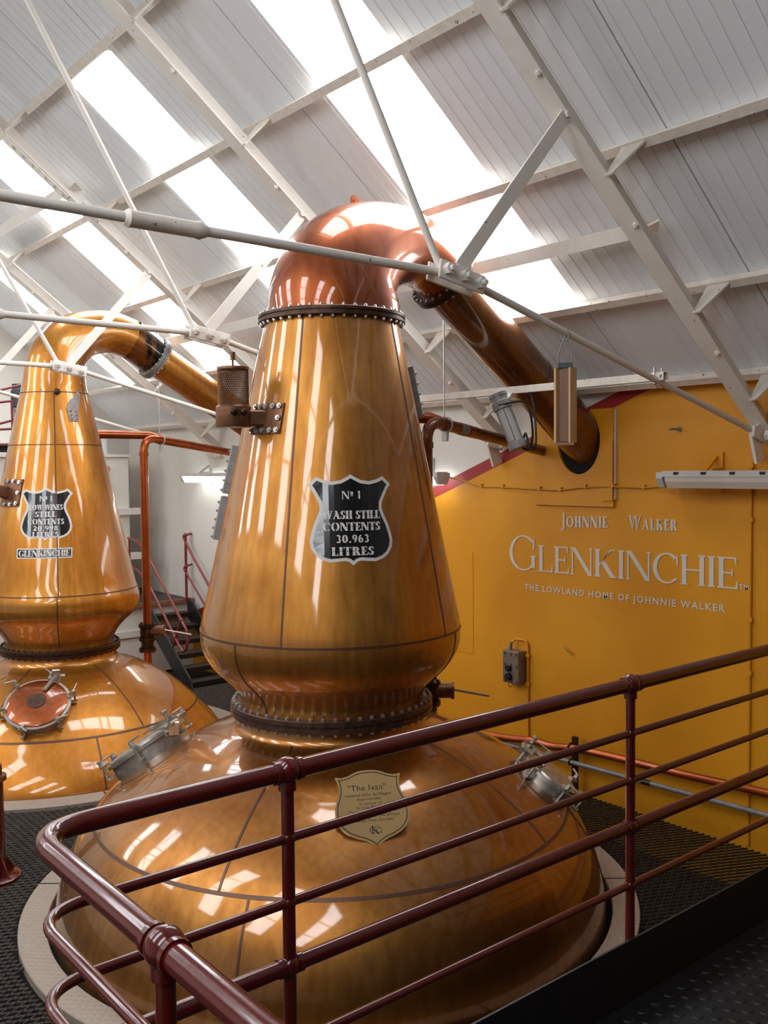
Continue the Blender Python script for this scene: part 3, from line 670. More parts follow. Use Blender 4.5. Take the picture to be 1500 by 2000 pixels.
for k in (.56,):
    bm = bmesh.new(); c = e0 + (e1 - e0) * k; tube(bm, [c - ad * .005, c + ad * .005], .1765, 56); obj('weld_seam', bm, 'seam', la, True)
seam_ring(A1, P1_head, -.926, s1); seam_line(A1, P1_head, -149.5, .84, -.92, s1, lean=.06); seam_line(A1, P1_head, -68, .84, -.92, s1, lean=-.05); seam_line(A1, P1_head, 40, .84, -.92, s1)
seam_line(A1, P1_head, -168, -.93, -1.35, s1, .008); seam_line(A1, P1_head, -60, -.93, -1.35, s1, .008)
seam_ring(A1, P1_pot, -1.957, s1, .014)
for th in (-149, -73, 20, 110): seam_line(A1, P1_pot, th, -1.5, -1.95, s1, .012)
for th in (-142.5, -50, 40, 130): seam_line(A1, P1_pot, th, -1.965, -2.6, s1, .012)
G = .05
shield(A1, P1_head, math.radians(-116.4), -.265, .46, .485, [('No 1', .130, .043, .19, .08, .05, G, .12, .10), ('WASH STILL', .024, .044, .25, .09, .05, G, .05, .312), ('CONTENTS', -.039, .044, .25, .09, .05, G, .07, .31), ('30.963', -.104, .043, .22, .14, 0, G, .14, .175), ('LITRES', -.170, .045, .25, .09, .05, G, .09, .226)], s1)
# vacuum valve: riveted bracket, body, perforated basket, spindle
vp, vn, vu, vt = surf(A1, P1_head, math.radians(-171), .279)
bm = bmesh.new()
for k in range(8):
    for j in range(4): pass
bm = slice_bm(flat([(-.115, -.085), (.115, -.085), (.115, .085), (-.115, .085)], 0, .012), .03); wrap(bm, A1, P1_head, math.radians(-170), .279); vb = obj('valve_bracket', bm, 'bronze', s1)
for uu, vv in [(a, b) for a in (-.095, -.05, -.005, .05, .095) for b in (-.066, .066)] + [(.095, 0), (-.095, 0)]:
    p, n, _, _ = surf(A1, P1_head, math.radians(-170) + uu / .515, .279 + vv); bm = bmesh.new(); hexbolt(bm, p + n * .012, n, .016, .012); obj('bolt', bm, 'steel', vb)
vc = Vector((2.652, 4.516)); base = V(vc.x, vc.y, 0)
bm = bmesh.new(); bar(bm, V(vc.x + .06, vc.y - .04, .285), V(2.815, 4.43, .285), .07, .085); bevel(bm, .008, 1); obj('valve_arm', bm, 'bronze', vb)
bm = bmesh.new(); lathe(bm, [(.235, .01), (.235, .092), (.242, .097), (.318, .097), (.318, .092), (.322, .092), (.322, .096), (.345, .096), (.352, .088), (.36, .08), (.36, .01)], vc, 40); obj('valve_body', bm, 'bronze', vb, True)
for dx in (-.028, .04):
    bm = bmesh.new(); sphere(bm, V(vc.x + dx * .8 - .03, vc.y - .092 - .012 * (dx > 0), .315), .021, 10); obj('bolt', bm, 'flange_dark', vb, True)
bm = bmesh.new(); seg = 44; rows = 16
g_ = [[bm.verts.new((vc.x + .083 * math.cos(2 * PI * (k + .5 * (j % 2)) / seg), vc.y + .083 * math.sin(2 * PI * (k + .5 * (j % 2)) / seg), .355 + .195 * j / rows + E)) for k in range(seg)] for j in range(rows + 1)]
for j in range(rows):
    for k in range(seg):
        a, b, c, d = g_[j][k], g_[j][(k + 1) % seg], g_[j + 1][(k + 1) % seg], g_[j + 1][k]
        if j % 2 == 0: bm.faces.new((a, b, d)); bm.faces.new((b, c, d))
        else: bm.faces.new((a, b, c)); bm.faces.new((a, c, d))
bk = obj('perforated_basket', bm, 'bronze', vb); md = bk.modifiers.new('w', 'WIREFRAME'); md.thickness = .0028; md.use_replace = True
bm = bmesh.new(); lathe(bm, [(.548, .079), (.548, .087), (.562, .087), (.562, .004)], vc, 40); obj('basket_cap', bm, 'bronze', vb, True)
bm = bmesh.new(); cyl(bm, V(vc.x, vc.y, .55), V(vc.x, vc.y, .60), .006, 8); [cyl(bm, V(vc.x, vc.y, .60 + k * .012), V(vc.x, vc.y, .608 + k * .012), .016, 12) for k in range(4)]; cyl(bm, V(vc.x, vc.y, .60), V(vc.x, vc.y, .645), .010, 10); obj('spindle', bm, 'bronze', vb, True)
# sight glass frames standing off the head
def sight(A, P, th, z0, z1, w, parent, m='grey'):
    bm = bmesh.new(); rows = []; n = 8
    for k in range(n + 1):
        z = z0 + (z1 - z0) * k / n; p, nn, u, t = surf(A, P, math.radians(th), z); rows.append([bm.verts.new(p + t * a + nn * b) for a, b in ((-w / 2, -.01), (-w / 2, .03), (-w / 2 + .01, .038), (w / 2 - .01, .038), (w / 2, .03), (w / 2, -.01))])
    for a, b in zip(rows[:-1], rows[1:]):
        for i in range(5): bm.faces.new((a[i], a[i + 1], b[i + 1], b[i]))
    bm.faces.new(rows[0]); bm.faces.new(rows[-1][::-1]); f = obj('sight_glass', bm, m, parent)
    for k in range(5):
        for s_ in (-1, 1):
            z = z0 + (z1 - z0) * (k + .3) / 5; p, nn, u, t = surf(A, P, math.radians(th), z); bm = bmesh.new(); q = p + t * (s_ * w * .36) + nn * .038; hexbolt(bm, q, nn, .009, .008); cyl(bm, q, q + nn * .014, .004, 6); obj('bolt', bm, 'steel', f)
sight(A1, P1_head, 141, -.14, .14, .12, s1); sight(A1, P1_head, 141, -.41, -.16, .12, s1); sight(A1, P1_head, -27, .30, .60, .12, s1)
# brass dedication plate, flat, on two studs
ip, inn, iu, it = surf(A1, P1_pot, math.radians(-116), -1.70, .045)
pn = (inn * .8 + Vector((-.46, -.86, .18)) * .55).normalized(); pt = Vector((-pn.y, pn.x, 0)).normalized(); pu = pn.cross(pt).normalized()
if pu.z < 0: pu = -pu
ol = shield_outline(.335, .385, 'brass')
bm = bmesh.new(); polys_bm([ol], 0, .008, bm); bm.faces.new([bm.verts[i] for i in ()]) if False else None
place(bm, ip, pt, pu, pn); dp = obj('dedication_plate', bm, 'brass', s1)
o2 = inset(ol, .010); o3 = inset(ol, .0145); bm = bmesh.new()
for i in range(len(o2)):
    j = (i + 1) % len(o2); bm.faces.new([bm.verts.new((x, y, .0086)) for x, y in (o2[i], o2[j], o3[j], o3[i])])
place(bm, ip, pt, pu, pn); obj('border_line', bm, 'ink', dp)
for s_, y, H, dx in (('"The Ivan"', .088, .030, -.012), ('Installed 2024, by Diageo', .060, .0145, -.01), ('Abercrombie', .038, .0145, -.01), ('in honour of', .016, .0145, -.005), ('Sir Ivan Menezes,', -.004, .0145, 0), ('Diageo CEO (2013-2023)', -.024, .0145, 0), ('and his vision for the Johnnie', -.046, .0145, 0), ('Walker Four Corners', -.068, .0145, 0)):
    bm = font_bm(s_, H, 0.0, 1.08, .0088)
    for v in bm.verts: v.co.x += dx; v.co.y += y
    place(bm, ip, pt, pu, pn); obj('engraving', bm, 'ink', dp)
mono = [p for _, ps in text_polys('K', .040, .13, .06, .05)[0] for p in ps]; mono = [[(x - .016, y - .130) for x, y in p] for p in mono]
mono += [[(x * .032 - .026, y * .032 - .127) for x, y in p] for p in glyph('C', .12, .05, .04)[0]] + [[(x * .030 + .006, y * .030 - .128) for x, y in p] for p in glyph('G', .12, .05, .04)[0]]
bm = polys_bm(mono, .008, .0088); place(bm, ip, pt, pu, pn); obj('monogram', bm, 'ink', dp)
bm = bmesh.new()
for a, b in ((-.06, .1), (.06, .1), (0, -.13)): q = ip + pt * a + pu * b; cyl(bm, q - pn * .12, q, .008, 8)
obj('stud', bm, 'flange_dark', dp)
manway(A1, P1_pot, math.radians(130), -1.765, .25, .065, s1, 'stainless', 'stainless', lift=.0)
manway(A1, P1_pot, math.radians(-46), -1.85, .165, .04, s1, 'stainless', 'stainless')

# --- low wines still
s2 = thing('low_wines_still', 'smaller copper pot still beyond the first, with copper manway lid and nameplate strip', 'still', V(A2[0], A2[1], -2.5))
bm = bmesh.new(); lathe(bm, smooth_prof(P2_pot), A2, 128); obj('pot', bm, 'still2', s2, True)
hd = [(0, z, r) for z, r in P2_head]
nk2 = [(.0, .78, .276), (.008, .9, .262), (.04, 1.03, .245), (.125, 1.15, .23), (.255, 1.245, .214), (.42, 1.292, .2), (.58, 1.297, .192), (.74, 1.255, .188), (.89, 1.172, .186), (.985, 1.105, .184)]
bm = bmesh.new(); lathe(bm, smooth_prof(P2_head), A2, 128); obj('head', bm, 'still2', s2, True)
bm = bmesh.new(); duct(bm, [V(A2[0] + a, A2[1] + .02 * a, z) for a, z, r in [(0, .70, .293)] + nk2[:-2]], [r for _, _, r in [(0, .70, .293)] + nk2[:-2]], 64, 6); obj('swan_neck', bm, 'still2', s2, True)
bm = bmesh.new(); duct(bm, [V(A2[0] + a, A2[1] + .02 * a, z) for a, z, r in nk2[-3:]], [r + .001 for _, _, r in nk2[-3:]], 64, 6); obj('sooty_collar', bm, 'soot', s2, True)['label'] = 'blackened end of the bend'
g0 = V(A2[0] + 1.0, A2[1] + .02, 1.09); g1 = V(5.78, 8.55, .16); gd = (g1 - g0).normalized()
disc_flange('arm_flange', g0, gd, .16, .215, .06, 22, s2, 'grey', .009)
bm = bmesh.new(); tube(bm, [g0 + (g1 - g0) * k / 8 for k in range(9)], .164, 48, caps=False); obj('lyne_arm', bm, 'still2', s2, True)
flange('neck_flange', A2, -1.62, -1.555, .46, .525, 46, s2, 'flange_dark', 'flange', .010)
seam_ring(A2, P2_head, .236, s2, .008); seam_ring(A2, P2_head, .70, s2, .008); seam_ring(A2, P2_head, -1.055, s2, .010)
seam_line(A2, P2_head, -111, .70, -1.05, s2, .009); seam_line(A2, P2_head, -112, -1.06, -1.55, s2, .009); seam_line(A2, P2_head, 60, .70, -1.05, s2, .009)
seam_ring(A2, P2_pot, -2.14, s2, .013)
for th in (-140, -78, 30): seam_line(A2, P2_pot, th, -1.70, -2.13, s2, .010)
for th in (-98, -30, 60, -160): seam_line(A2, P2_pot, th, -2.15, -2.55, s2, .014)
shield(A2, P2_head, math.radians(-120.5), -.358, .44, .455, [('No 1', .130, .046, .18, .13, .0, 0, .12, .10), ('LOW WINES', .056, .046, .25, .09, .05, G, .05, .275), ('STILL', -.004, .047, .25, .09, .05, G, .06, .172), ('CONTENTS', -.068, .047, .25, .09, .05, G, .06, .30), ('20.998', -.125, .042, .20, .14, .0, G, .12, .20), ('LITRES', -.178, .044, .25, .09, .05, G, .08, .215)], s2)
bm = slice_bm(flat([(-.233, -.043), (.233, -.043), (.233, .043), (-.233, .043)], 0, .0015), .03); wrap(bm, A2, P2_head, math.radians(-121.6), -.69); np_ = obj('name_strip', bm, 'silver_paint', s2)
bm = slice_bm(flat([(-.222, -.033), (.222, -.033), (.222, .033), (-.222, .033)], .0015, .0025), .03); wrap(bm, A2, P2_head, math.radians(-121.6), -.69); obj('black_field', bm, 'black_paint', np_)
lines_on(np_, [('GLENKINCHIE', 0, .054, .24, .09, .04, G, .02, .425)], A2, P2_head, math.radians(-121.6), -.69, 'lettering')
manway(A2, P2_pot, math.radians(-121.2), -1.93, .245, .045, s2, 'neck', 'stainless', plate=True)
p, n, u, t = surf(A2, P2_head, math.radians(-106), .70); bm = bmesh.new(); sphere(bm, p, .03, 12); hexbolt(bm, p + n * .02, n, .018, .02); obj('stud', bm, 'flange', s2, True)
rag = [(-.05, -.13), (.03, -.13), (.045, -.05), (.045, 0), (.07, .05), (.09, .12), (.05, .145), (.03, .09), (-.01, .07), (-.045, .03), (-.065, -.02)]
bm = slice_bm(flat(rag, 0, .008), .03)
for v in bm.verts:
    u_, w_, h_ = v.co; z = .57 + w_; r = prof_r(P2_head + [(.8, .27)], z); a_ = math.radians(-82) + u_ / r; v.co = V(A2[0] + (r + h_) * math.cos(a_), A2[1] + (r + h_) * math.sin(a_), z)
rp = obj('repair_patch', bm, 'grey', s2)
for k in range(6):
    z = .46 + .035 * (k // 2); r = prof_r(P2_head, z); a_ = math.radians(-82) + (-.03 + .05 * (k % 2)) / r; d_ = Vector((math.cos(a_), math.sin(a_), .2)); bm = bmesh.new(); hexbolt(bm, V(A2[0] + r * d_.x, A2[1] + r * d_.y, z) + d_ * .006, d_, .008, .008); obj('rivet', bm, 'pipe', rp)
bm = slice_bm(flat([(-.11, -.12), (.11, -.12), (.12, .12), (-.1, .12)], 0, .012), .03); wrap(bm, A2, P2_head, math.radians(-160), -.18); b2 = obj('valve_bracket', bm, 'bronze', s2)
for uu, vv in ((.09, -.09), (.095, 0), (.1, .09), (.03, .1), (.03, -.1), (-.04, .1), (-.04, -.1)):
    p, n, _, _ = surf(A2, P2_head, math.radians(-160) + uu / .5, -.18 + vv); bm = bmesh.new(); hexbolt(bm, p + n * .012, n, .018, .012); obj('bolt', bm, 'steel', b2)
p, n, u, t = surf(A2, P2_head, math.radians(-166), -.18); bm = bmesh.new(); bar(bm, p, p + n * .22, .09, .10); bevel(bm, .01); obj('valve_arm', bm, 'bronze', b2)

# checker plate curbs round the two wells, in segments
for A_, ri, ro, lab, segs in ((A1, 1.635, 1.785, 'tan checker-plate curb round the larger still', 6), (A2, 1.525, 1.715, 'tan checker-plate curb round the smaller still', 6)):
    rg = thing('curb_ring', lab, 'curb', V(A_[0], A_[1], -2.5))
    for k in range(segs):
        a0 = 2 * PI * k / segs + .36 + .004; a1 = 2 * PI * (k + 1) / segs + .36 - .004
        bm = bmesh.new(); lathe(bm, [(-2.53, ri), (-2.49, ri), (-2.485, ri + .004), (-2.485, ro - .004), (-2.49, ro), (-2.53, ro)], A_, 28, a0, a1); obj('curb_plate', bm, 'checker', rg, False)

# ------------------------------------------------------------------ expanded-metal floor
def grating(x0, x1, y0, y1, z, px, py, holes, wi=.0038, ht=.009):
    rows = int((y1 - y0) / py); cols = int((x1 - x0) / px); segs = []
    i = np.arange(rows)[:, None]; j = np.arange(cols)[None, :]
    xa = x0 + j * px + 0 * i; ya = y0 + i * py + 0 * j
    for k in range(2):
        ax = xa + k * px / 2; bx = ax + px / 2; s = np.where((i + 0 * j) % 1 == 0, 1, 1)
        ay = ya + (0 if k == 0 else py / 2 * 1.0) + 0 * ax; by = ya + (py / 2 if k == 0 else 0) + 0 * ax
        segs.append(np.stack([ax, ay, bx, by], -1).reshape(-1, 4))
        ay2 = ya - (0 if k == 0 else py / 2) + 0 * ax; by2 = ya - (py / 2 if k == 0 else 0) + 0 * ax
        segs.append(np.stack([ax, ay2, bx, by2], -1).reshape(-1, 4))
    S = np.concatenate(segs); mx = (S[:, 0] + S[:, 2]) / 2; my = (S[:, 1] + S[:, 3]) / 2; ok = np.ones(len(S), bool)
    for (hx, hy), hr in holes: ok &= np.hypot(mx - hx, my - hy) > hr
    ok &= (mx > 0.45) & ~((mx > .66) & (my < 1.9))
    S = S[ok]; n = len(S); d = S[:, 2:] - S[:, :2]; L = np.linalg.norm(d, axis=1)[:, None]; nn = np.stack([-d[:, 1], d[:, 0]], -1) / L * wi / 2
    v = np.zeros((n, 6, 3)); a = S[:, :2]; b = S[:, 2:]
    v[:, 0, :2] = a - nn; v[:, 1, :2] = a + nn; v[:, 2, :2] = b - nn; v[:, 3, :2] = b + nn; v[:, 4, :2] = a - nn; v[:, 5, :2] = b - nn
    v[:, :4, 2] = z + E; v[:, 4:, 2] = z - ht + E
    me = bpy.data.meshes.new('grating'); me.vertices.add(n * 6); me.vertices.foreach_set('co', v.ravel().astype(np.float32))
    base = (np.arange(n) * 6)[:, None]; q = np.concatenate([base + np.array([[0, 2, 3, 1]]), base + np.array([[4, 5, 2, 0]])], 1).ravel()
    me.loops.add(n * 8); me.loops.foreach_set('vertex_index', q.astype(np.int32)); me.polygons.add(n * 2); me.polygons.foreach_set('loop_start', np.arange(0, n * 8, 4, dtype=np.int32)); me.update(calc_edges=True); me.validate()
    return me
gr = obj('grating', grating(.45, 5.69, 1.2, 10.7, -2.5, .09, .045, pits, .0048, .012), 'grate', fl); gr['kind'] = 'stuff'

# ------------------------------------------------------------------ raised walkway with coin-stud matting and its guard rail
ww = thing('walkway', 'black walkway with studded rubber matting and toe plate at the near corner', 'walkway', V(3, 0, -2.5))
obj('deck', wbox(.677, 5.69, YF + .02, 1.921, -2.1, -1.85), 'rubber', ww)
bm = wbox(.668, 5.69, 1.922, 1.930, -2.2, -1.634); box(bm, (.668, YF + .02, -2.2 + E), (.676, 1.9225, -1.634 + E)); obj('toe_plate', bm, 'black', ww)
bm = bmesh.new()
for i in range(38):
    for j in range(30):
        x = 1.4 + i * .078 + (.039 if j % 2 else 0); y = 1.885 - j * .046 - .02; c = V(x, y, -1.85)
        bot = [bm.verts.new(c + Vector((.023 * math.cos(k * PI / 7), .023 * math.sin(k * PI / 7), 0))) for k in range(14)]; top = [bm.verts.new(c + Vector((.019 * math.cos(k * PI / 7), .019 * math.sin(k * PI / 7), .004))) for k in range(14)]
        bm.faces.new(top)
        for k in range(14): bm.faces.new((bot[k], bot[(k + 1) % 14], top[(k + 1) % 14], top[k]))
st = obj('coin_studs', bm, 'rubber', ww); st['kind'] = 'stuff'
rail = thing('guard_rail', 'glossy oxblood pipe guard rail turning a corner in front of the larger still', 'railing', V(1.28, 1.95, -1.63))
RY, RX = 1.95, .65
for nm, z, r in (('top_rail', -.752, .0242), ('middle_rail', -.923, .0125), ('middle_rail', -1.087, .0125), ('middle_rail', -1.25, .0205), ('middle_rail', -1.458, .0125)):
    bm = bmesh.new(); tube(bm, bend([V(5.66, RY, z), V(RX, RY, z), V(RX, -1.6, z)], .12, 10), r, 20); obj(nm, bm, 'red', rail, True)
for x, y in ((1.282, RY), (2.70, RY), (4.12, RY), (5.5, RY), (RX, 1.345), (RX, -.05), (RX, -1.4)):
    bm = bmesh.new(); cyl(bm, V(x, y, -2.05 if y == RY else -2.05), V(x, y, -.76), .0165, 18); po = obj('post', bm, 'red', rail, True)
    bm = bmesh.new(); sphere(bm, V(x, y, -.75), .034, 20); d = Vector((1, 0, 0)) if y == RY else Vector((0, 1, 0)); [cyl(bm, V(x, y, -.752) + d * (s * .028), V(x, y, -.752) + d * (s * .040), .029, 18) for s in (1, -1)]; cyl(bm, V(x, y, -.80), V(x, y, -.775), .023, 16); obj('ball_joint', bm, 'red', po, True)
    bm = bmesh.new(); sphere(bm, V(x, y, -1.25), .028, 16); [cyl(bm, V(x, y, -1.25) + d * (s * .02), V(x, y, -1.25) + d * (s * .034), .0245, 16) for s in (1, -1)]; obj('ball_joint', bm, 'red', po, True)
    for z in (-.923, -1.087, -1.458): bm = bmesh.new(); sphere(bm, V(x, y, z), .0205, 12); obj('weld_collar', bm, 'red', po, True)

# ------------------------------------------------------------------ risers, pipes and valves behind the stills
def riser(c, ztop, zv, wall_pt, lab, mt, patched, xs):
    root = thing('riser_pipe', lab, 'pipe', V(c[0], c[1], -2.5)); R = .041
    el = V(c[0], c[1], ztop); w = V(*wall_pt); d = (w - el)
    bm = bmesh.new(); tube(bm, bend([V(c[0], c[1], -2.6), el, w], .16, 12), R, 24); obj('pipe', bm, mt, root, True)
    dd = Vector((0, 0, 1))
    for z in (zv + .10, zv - .03, zv - .14):
        bm = bmesh.new(); cyl(bm, V(c[0], c[1], z - .016), V(c[0], c[1], z + .016), .085, 24); f = obj('flange', bm, 'flange_dark', root, True)
        for k in range(6):
            a = k * PI / 3; bm = bmesh.new(); q = V(c[0] + .068 * math.cos(a), c[1] + .068 * math.sin(a), z); cyl(bm, q - dd * .028, q + dd * .028, .010, 6); obj('bolt', bm, 'flange_dark', f)
    bm = bmesh.new(); lathe(bm, [(zv - .03, .05), (zv - .0, .068), (zv + .035, .074), (zv + .07, .068), (zv + .10, .05)], c, 24); lathe(bm, [(zv - .14, .05), (zv - .08, .062), (zv - .03, .05)], c, 24); obj('valve_body', bm, 'flange_dark', root, True)
    bm = bmesh.new(); k0 = V(c[0] + .03, c[1] - .04, zv + .05); k1 = V(c[0] + .11, c[1] - .11, zv + .05); cyl(bm, k0, k1, .05, 20); cyl(bm, k1, k1 + (k1 - k0).normalized() * .02, .058, 20); obj('valve_stem', bm, 'bronze', root, True)
    bm = bmesh.new(); q = k1 + Vector((0, 0, .01)); cyl(bm, q, q + Vector((.26, -.10, -.07)), .009, 10); obj('lever', bm, 'steel', root, True)
    bm = bmesh.new(); cyl(bm, V(c[0], c[1], ztop - .19), V(c[0], c[1], ztop - .15), R + .006, 24); obj('collar', bm, mt, root, True); bm = bmesh.new(); q = el + d.normalized() * .18; cyl(bm, q, q + d.normalized() * .03, R + .005, 24); obj('collar', bm, mt, root, True)
    bm = bmesh.new(); q = el + d.normalized() * .22; s_, u_, d_ = frame_of(d); tube(bm, [q + (s_ * math.cos(k * PI / 12) + u_ * math.sin(k * PI / 12)) * (R + .012) for k in range(24)], .006, 8, closed=True); bar(bm, q - u_ * (R + .0), q - u_ * (R + .07), .05, .02); obj('hanger_clamp', bm, 'lamp_body', root, True)
    bm = bmesh.new(); h0 = V(xs, c[1] + .085, ztop + .02); h1 = V(c[0] + .10, c[1] + .085, ztop + .02); tube(bm, [h0, h1, el + d.normalized() * .24], R, 24); br_ = obj('branch_pipe', bm, 'pipe', root, True)
    bm = bmesh.new(); cyl(bm, h0 - Vector((.0, 0, 0)), h0 + Vector((.05, 0, 0)), R + .006, 24); obj('collar', bm, 'flange', root, True)
    if patched:
        bm = bmesh.new(); q = el + d.normalized() * .36; cyl(bm, q, q + d.normalized() * .09, R + .003, 24); obj('tape_patch', bm, 'grey', root, True); bm = bmesh.new(); q = el + d.normalized() * .47; cyl(bm, q, q + d.normalized() * .10, R + .002, 24); obj('scorched_patch', bm, 'soot', root, True)
    # hanger rod up to the roof
    bm = bmesh.new(); q = el + d.normalized() * .20; cyl(bm, q + Vector((0, 0, .03)), Vector((q.x, q.y, roof_z(q.x) + E)), .0045, 6); obj('hanger_rod', bm, 'steel', root)
    return root
riser((4.23, 4.692), .325, -1.55, (5.72, 4.942, .125), 'brown riser pipe beside the larger still, sloping into the yellow wall', 'pipe_dull', True, 3.62)
riser((4.065, 8.657), .335, -1.63, (5.72, 9.00, .115), 'orange copper riser pipe standing between the stills, with lever valve', 'pipe', False, 3.40)

# low pipes along the yellow wall on a bracket stand
lp = thing('wall_pipe', 'thick orange copper pipe along the foot of the yellow wall', 'pipe', V(5.58, 4.5, -2.1))
bm = bmesh.new(); tube(bm, catmull([V(5.58, y, z) for y, z in ((6.3, -2.22), (5.5, -2.222), (5.2, -2.20), (4.95, -2.165), (4.75, -2.165), (4.55, -2.135), (4.2, -2.115), (3.6, -2.10), (3.0, -2.072), (2.2, -2.05), (1.96, -2.045))], 4), .030, 20); obj('pipe', bm, 'pipe', lp, True)
gp = thing('wall_pipe', 'thinner grey pipe below the orange one along the yellow wall', 'pipe', V(5.58, 4.5, -2.2))
bm = bmesh.new(); tube(bm, [V(5.58, 6.3, -2.27), V(5.58, 4.57, -2.244), V(5.58, 1.96, -2.19)], .018, 16); obj('pipe', bm, 'grey', gp, True)
bm = bmesh.new(); cyl(bm, V(5.58, 3.93, -2.231), V(5.58, 3.86, -2.229), .021, 16); obj('coupling', bm, 'black', gp, True)
bs = thing('pipe_stand', 'dark upright bracket clamping both wall pipes', 'stand', V(5.63, 4.573, -2.5))
obj('upright', wbox(5.618, 5.65, 4.555, 4.595, -2.5, -2.06), 'flange_dark', bs)
for z, r in ((-2.136, .036), (-2.244, .022)):
    bm = bmesh.new(); tube(bm, [V(5.58 + r * math.cos(k * PI / 10), 4.575, z + r * math.sin(k * PI / 10)) for k in range(20)], .006, 6, closed=True); obj('clamp', bm, 'black', bs)

# ------------------------------------------------------------------ yellow wall: board with the duct hole, cables, switch, sign, lamps
pb = thing('wall_board', 'yellow painted boards cut round the large duct in the wall', 'board', V(5.69, 4.5, 0))
def board(y0, y1, z0, z1, hole=None):
    bm = bmesh.new(); x0, x1 = XW - .028, XW - .002
    if not hole: box(bm, (x0, y0, z0 + E), (x1, y1, z1 + E)); return bm
    (hy, hz, ry, rz) = hole; n = 40; inn_, out_ = [], []
    for k in range(n):
        a = 2 * PI * k / n; c, s = math.cos(a), math.sin(a); inn_.append((hy + ry * c, hz + rz * s))
        m_ = min(((y1 - hy) / c if c > 1e-6 else (y0 - hy) / c if c < -1e-6 else 9), ((z1 - hz) / s if s > 1e-6 else (z0 - hz) / s if s < -1e-6 else 9)); out_.append((hy + m_ * c, hz + m_ * s))
    for cy_, cz_ in ((y0, z0), (y0, z1), (y1, z0), (y1, z1)):
        k = min(range(n), key=lambda k: math.hypot(out_[k][0] - cy_, out_[k][1] - cz_)); out_[k] = (cy_, cz_)
    R4 = []
    for x, L_ in ((x0, inn_), (x0, out_), (x1, out_), (x1, inn_)): R4.append([bm.verts.new((x, y, z + E)) for y, z in L_])
    for a, b in zip(R4, R4[1:] + R4[:1]):
        for k in range(n): bm.faces.new((a[k], a[(k + 1) % n], b[(k + 1) % n], b[k]))
    return bm
obj('board', board(4.255, 5.02, -.295, .43, (4.575, .20, .20, .255)), 'yellow', pb); obj('board', wbox(XW - .04, XW - .028, 4.255, 4.36, -.25, .19), 'yellow', pb)
bm = bmesh.new(); q = [bm.verts.new((XW - .004, 4.575 + .205 * math.cos(k * PI / 20), .20 + .26 * math.sin(k * PI / 20) + E)) for k in range(40)]; bm.faces.new(q); obj('hole_shade_disc', bm, 'void', pb)  # black disc on the wall, painted in for the darkness inside the hole
obj('gap_strip', wbox(XW - .02, XW - .002, 4.241, 4.252, -.24, .42), 'silver_paint', pb)
wp = thing('wall_patch', 'plain yellow flush board on the wall close to the larger still', 'board', V(XW - .004, 6, -1.4))
obj('board', wbox(XW - .004, XW - .0005, 5.735, 6.45, -1.60, -.72), 'yellow', wp)
# dimensional letters
sg = thing('wall_sign', 'silver raised distillery lettering on the yellow wall above the switch', 'sign', V(XW, 4.3, -.8))
def wall_letters(s, H, small, y_start, y_end, z0, z1, T, t, S, track, name, th=.006):
    """letters spread from y_start (left) to y_end along the baseline z0..z1"""
    L_, w = text_polys(s, H, T, t, S, 0, track, small); k = abs(y_start - y_end) / w
    for ch, ps in L_:
        bm = polys_bm(ps, 0, th)
        for v in bm.verts:
            x, y, h = v.co; v.co = Vector((XW - h, y_start - x * k, z0 + (z1 - z0) * x / w + y + E))
        obj(name, bm, 'sign', sg)
wall_letters('JOHNNIE', .108, .082, 4.765, 4.325, -.462, -.452, .17, .07, .035, .16, 'letter')
wall_letters('WALKER', .100, .076, 4.135, 3.737, -.452, -.447, .17, .07, .035, .14, 'letter')
wall_letters('GLENKINCHIE', .275, .208, 5.306, 3.283, -.83, -.812, .105, .04, .034, .065, 'letter', .005)
TAG = 'THE LOWLAND HOME OF JOHNNIE WALKER'
bm = font_bm(TAG, .048, .02, 1.22, .004); xs_ = [v.co.x for v in bm.verts]; x0_, x1_ = min(xs_), max(xs_)
for v in bm.verts: f_ = (v.co.x - x0_) / (x1_ - x0_); v.co = Vector((XW - .004, 5.144 + (3.368 - 5.144) * f_, -.988 + .016 * f_ + v.co.y + E))
loose(bm, 'letter', 'sign', sg)
bm = font_bm('TM', .036, .01, 1.0, .004)
for v in bm.verts: v.co = Vector((XW - .004, 3.232 - v.co.x, -.812 + v.co.y + E))
loose(bm, 'letter', 'sign', sg)
# switch box
sb = thing('switch_box', 'worn grey isolator switch box on the yellow wall', 'switch', V(5.62, 5.2, -1.76))
bm = bevel(wbox(5.60, XW, 5.125, 5.30, -1.755, -1.485), .012, 2); obj('enclosure', bm, 'enclosure', sb)
for y in (5.15, 5.21, 5.275):
    for z in (-1.51, -1.60, -1.73): 
        bm = bmesh.new(); cyl(bm, V(5.60, y, z), V(5.588, y, z), .011, 8); obj('bolt', bm, 'enclosure', sb)
for z, r in ((-1.63, .026), (-1.70, .032)):
    bm = bmesh.new(); cyl(bm, V(5.60, 5.225, z), V(5.575, 5.225, z), r, 16); bar(bm, V(5.57, 5.225 - r * .7, z - .01), V(5.57, 5.225 + r * .7, z + .01), .012, .016); obj('knob', bm, 'cable', sb)
bm = bmesh.new(); cyl(bm, V(5.645, 5.255, -1.49), V(5.645, 5.245, -1.425), .014, 10); obj('gland', bm, 'grey', sb, True)
bm = bmesh.new(); tube(bm, [V(5.62, 5.23 + .02 * math.cos(k * PI / 8), -1.76 + .03 * math.sin(k * PI / 8)) for k in range(8, 17)], .003, 6); obj('wire_loop', bm, 'cable', sb)
cd = thing('conduit', 'yellow painted conduit looping from the switch box to the floor', 'conduit', V(5.69, 5.1, -2.2))
bm = bmesh.new(); tube(bm, bend([V(5.66, 5.245, -1.425), V(5.68, 5.225, -1.40), V(5.688, 5.10, -1.40), V(5.688, 5.10, -2.49)], .05, 6), .009, 10); obj('pipe', bm, 'yellow', cd, True)
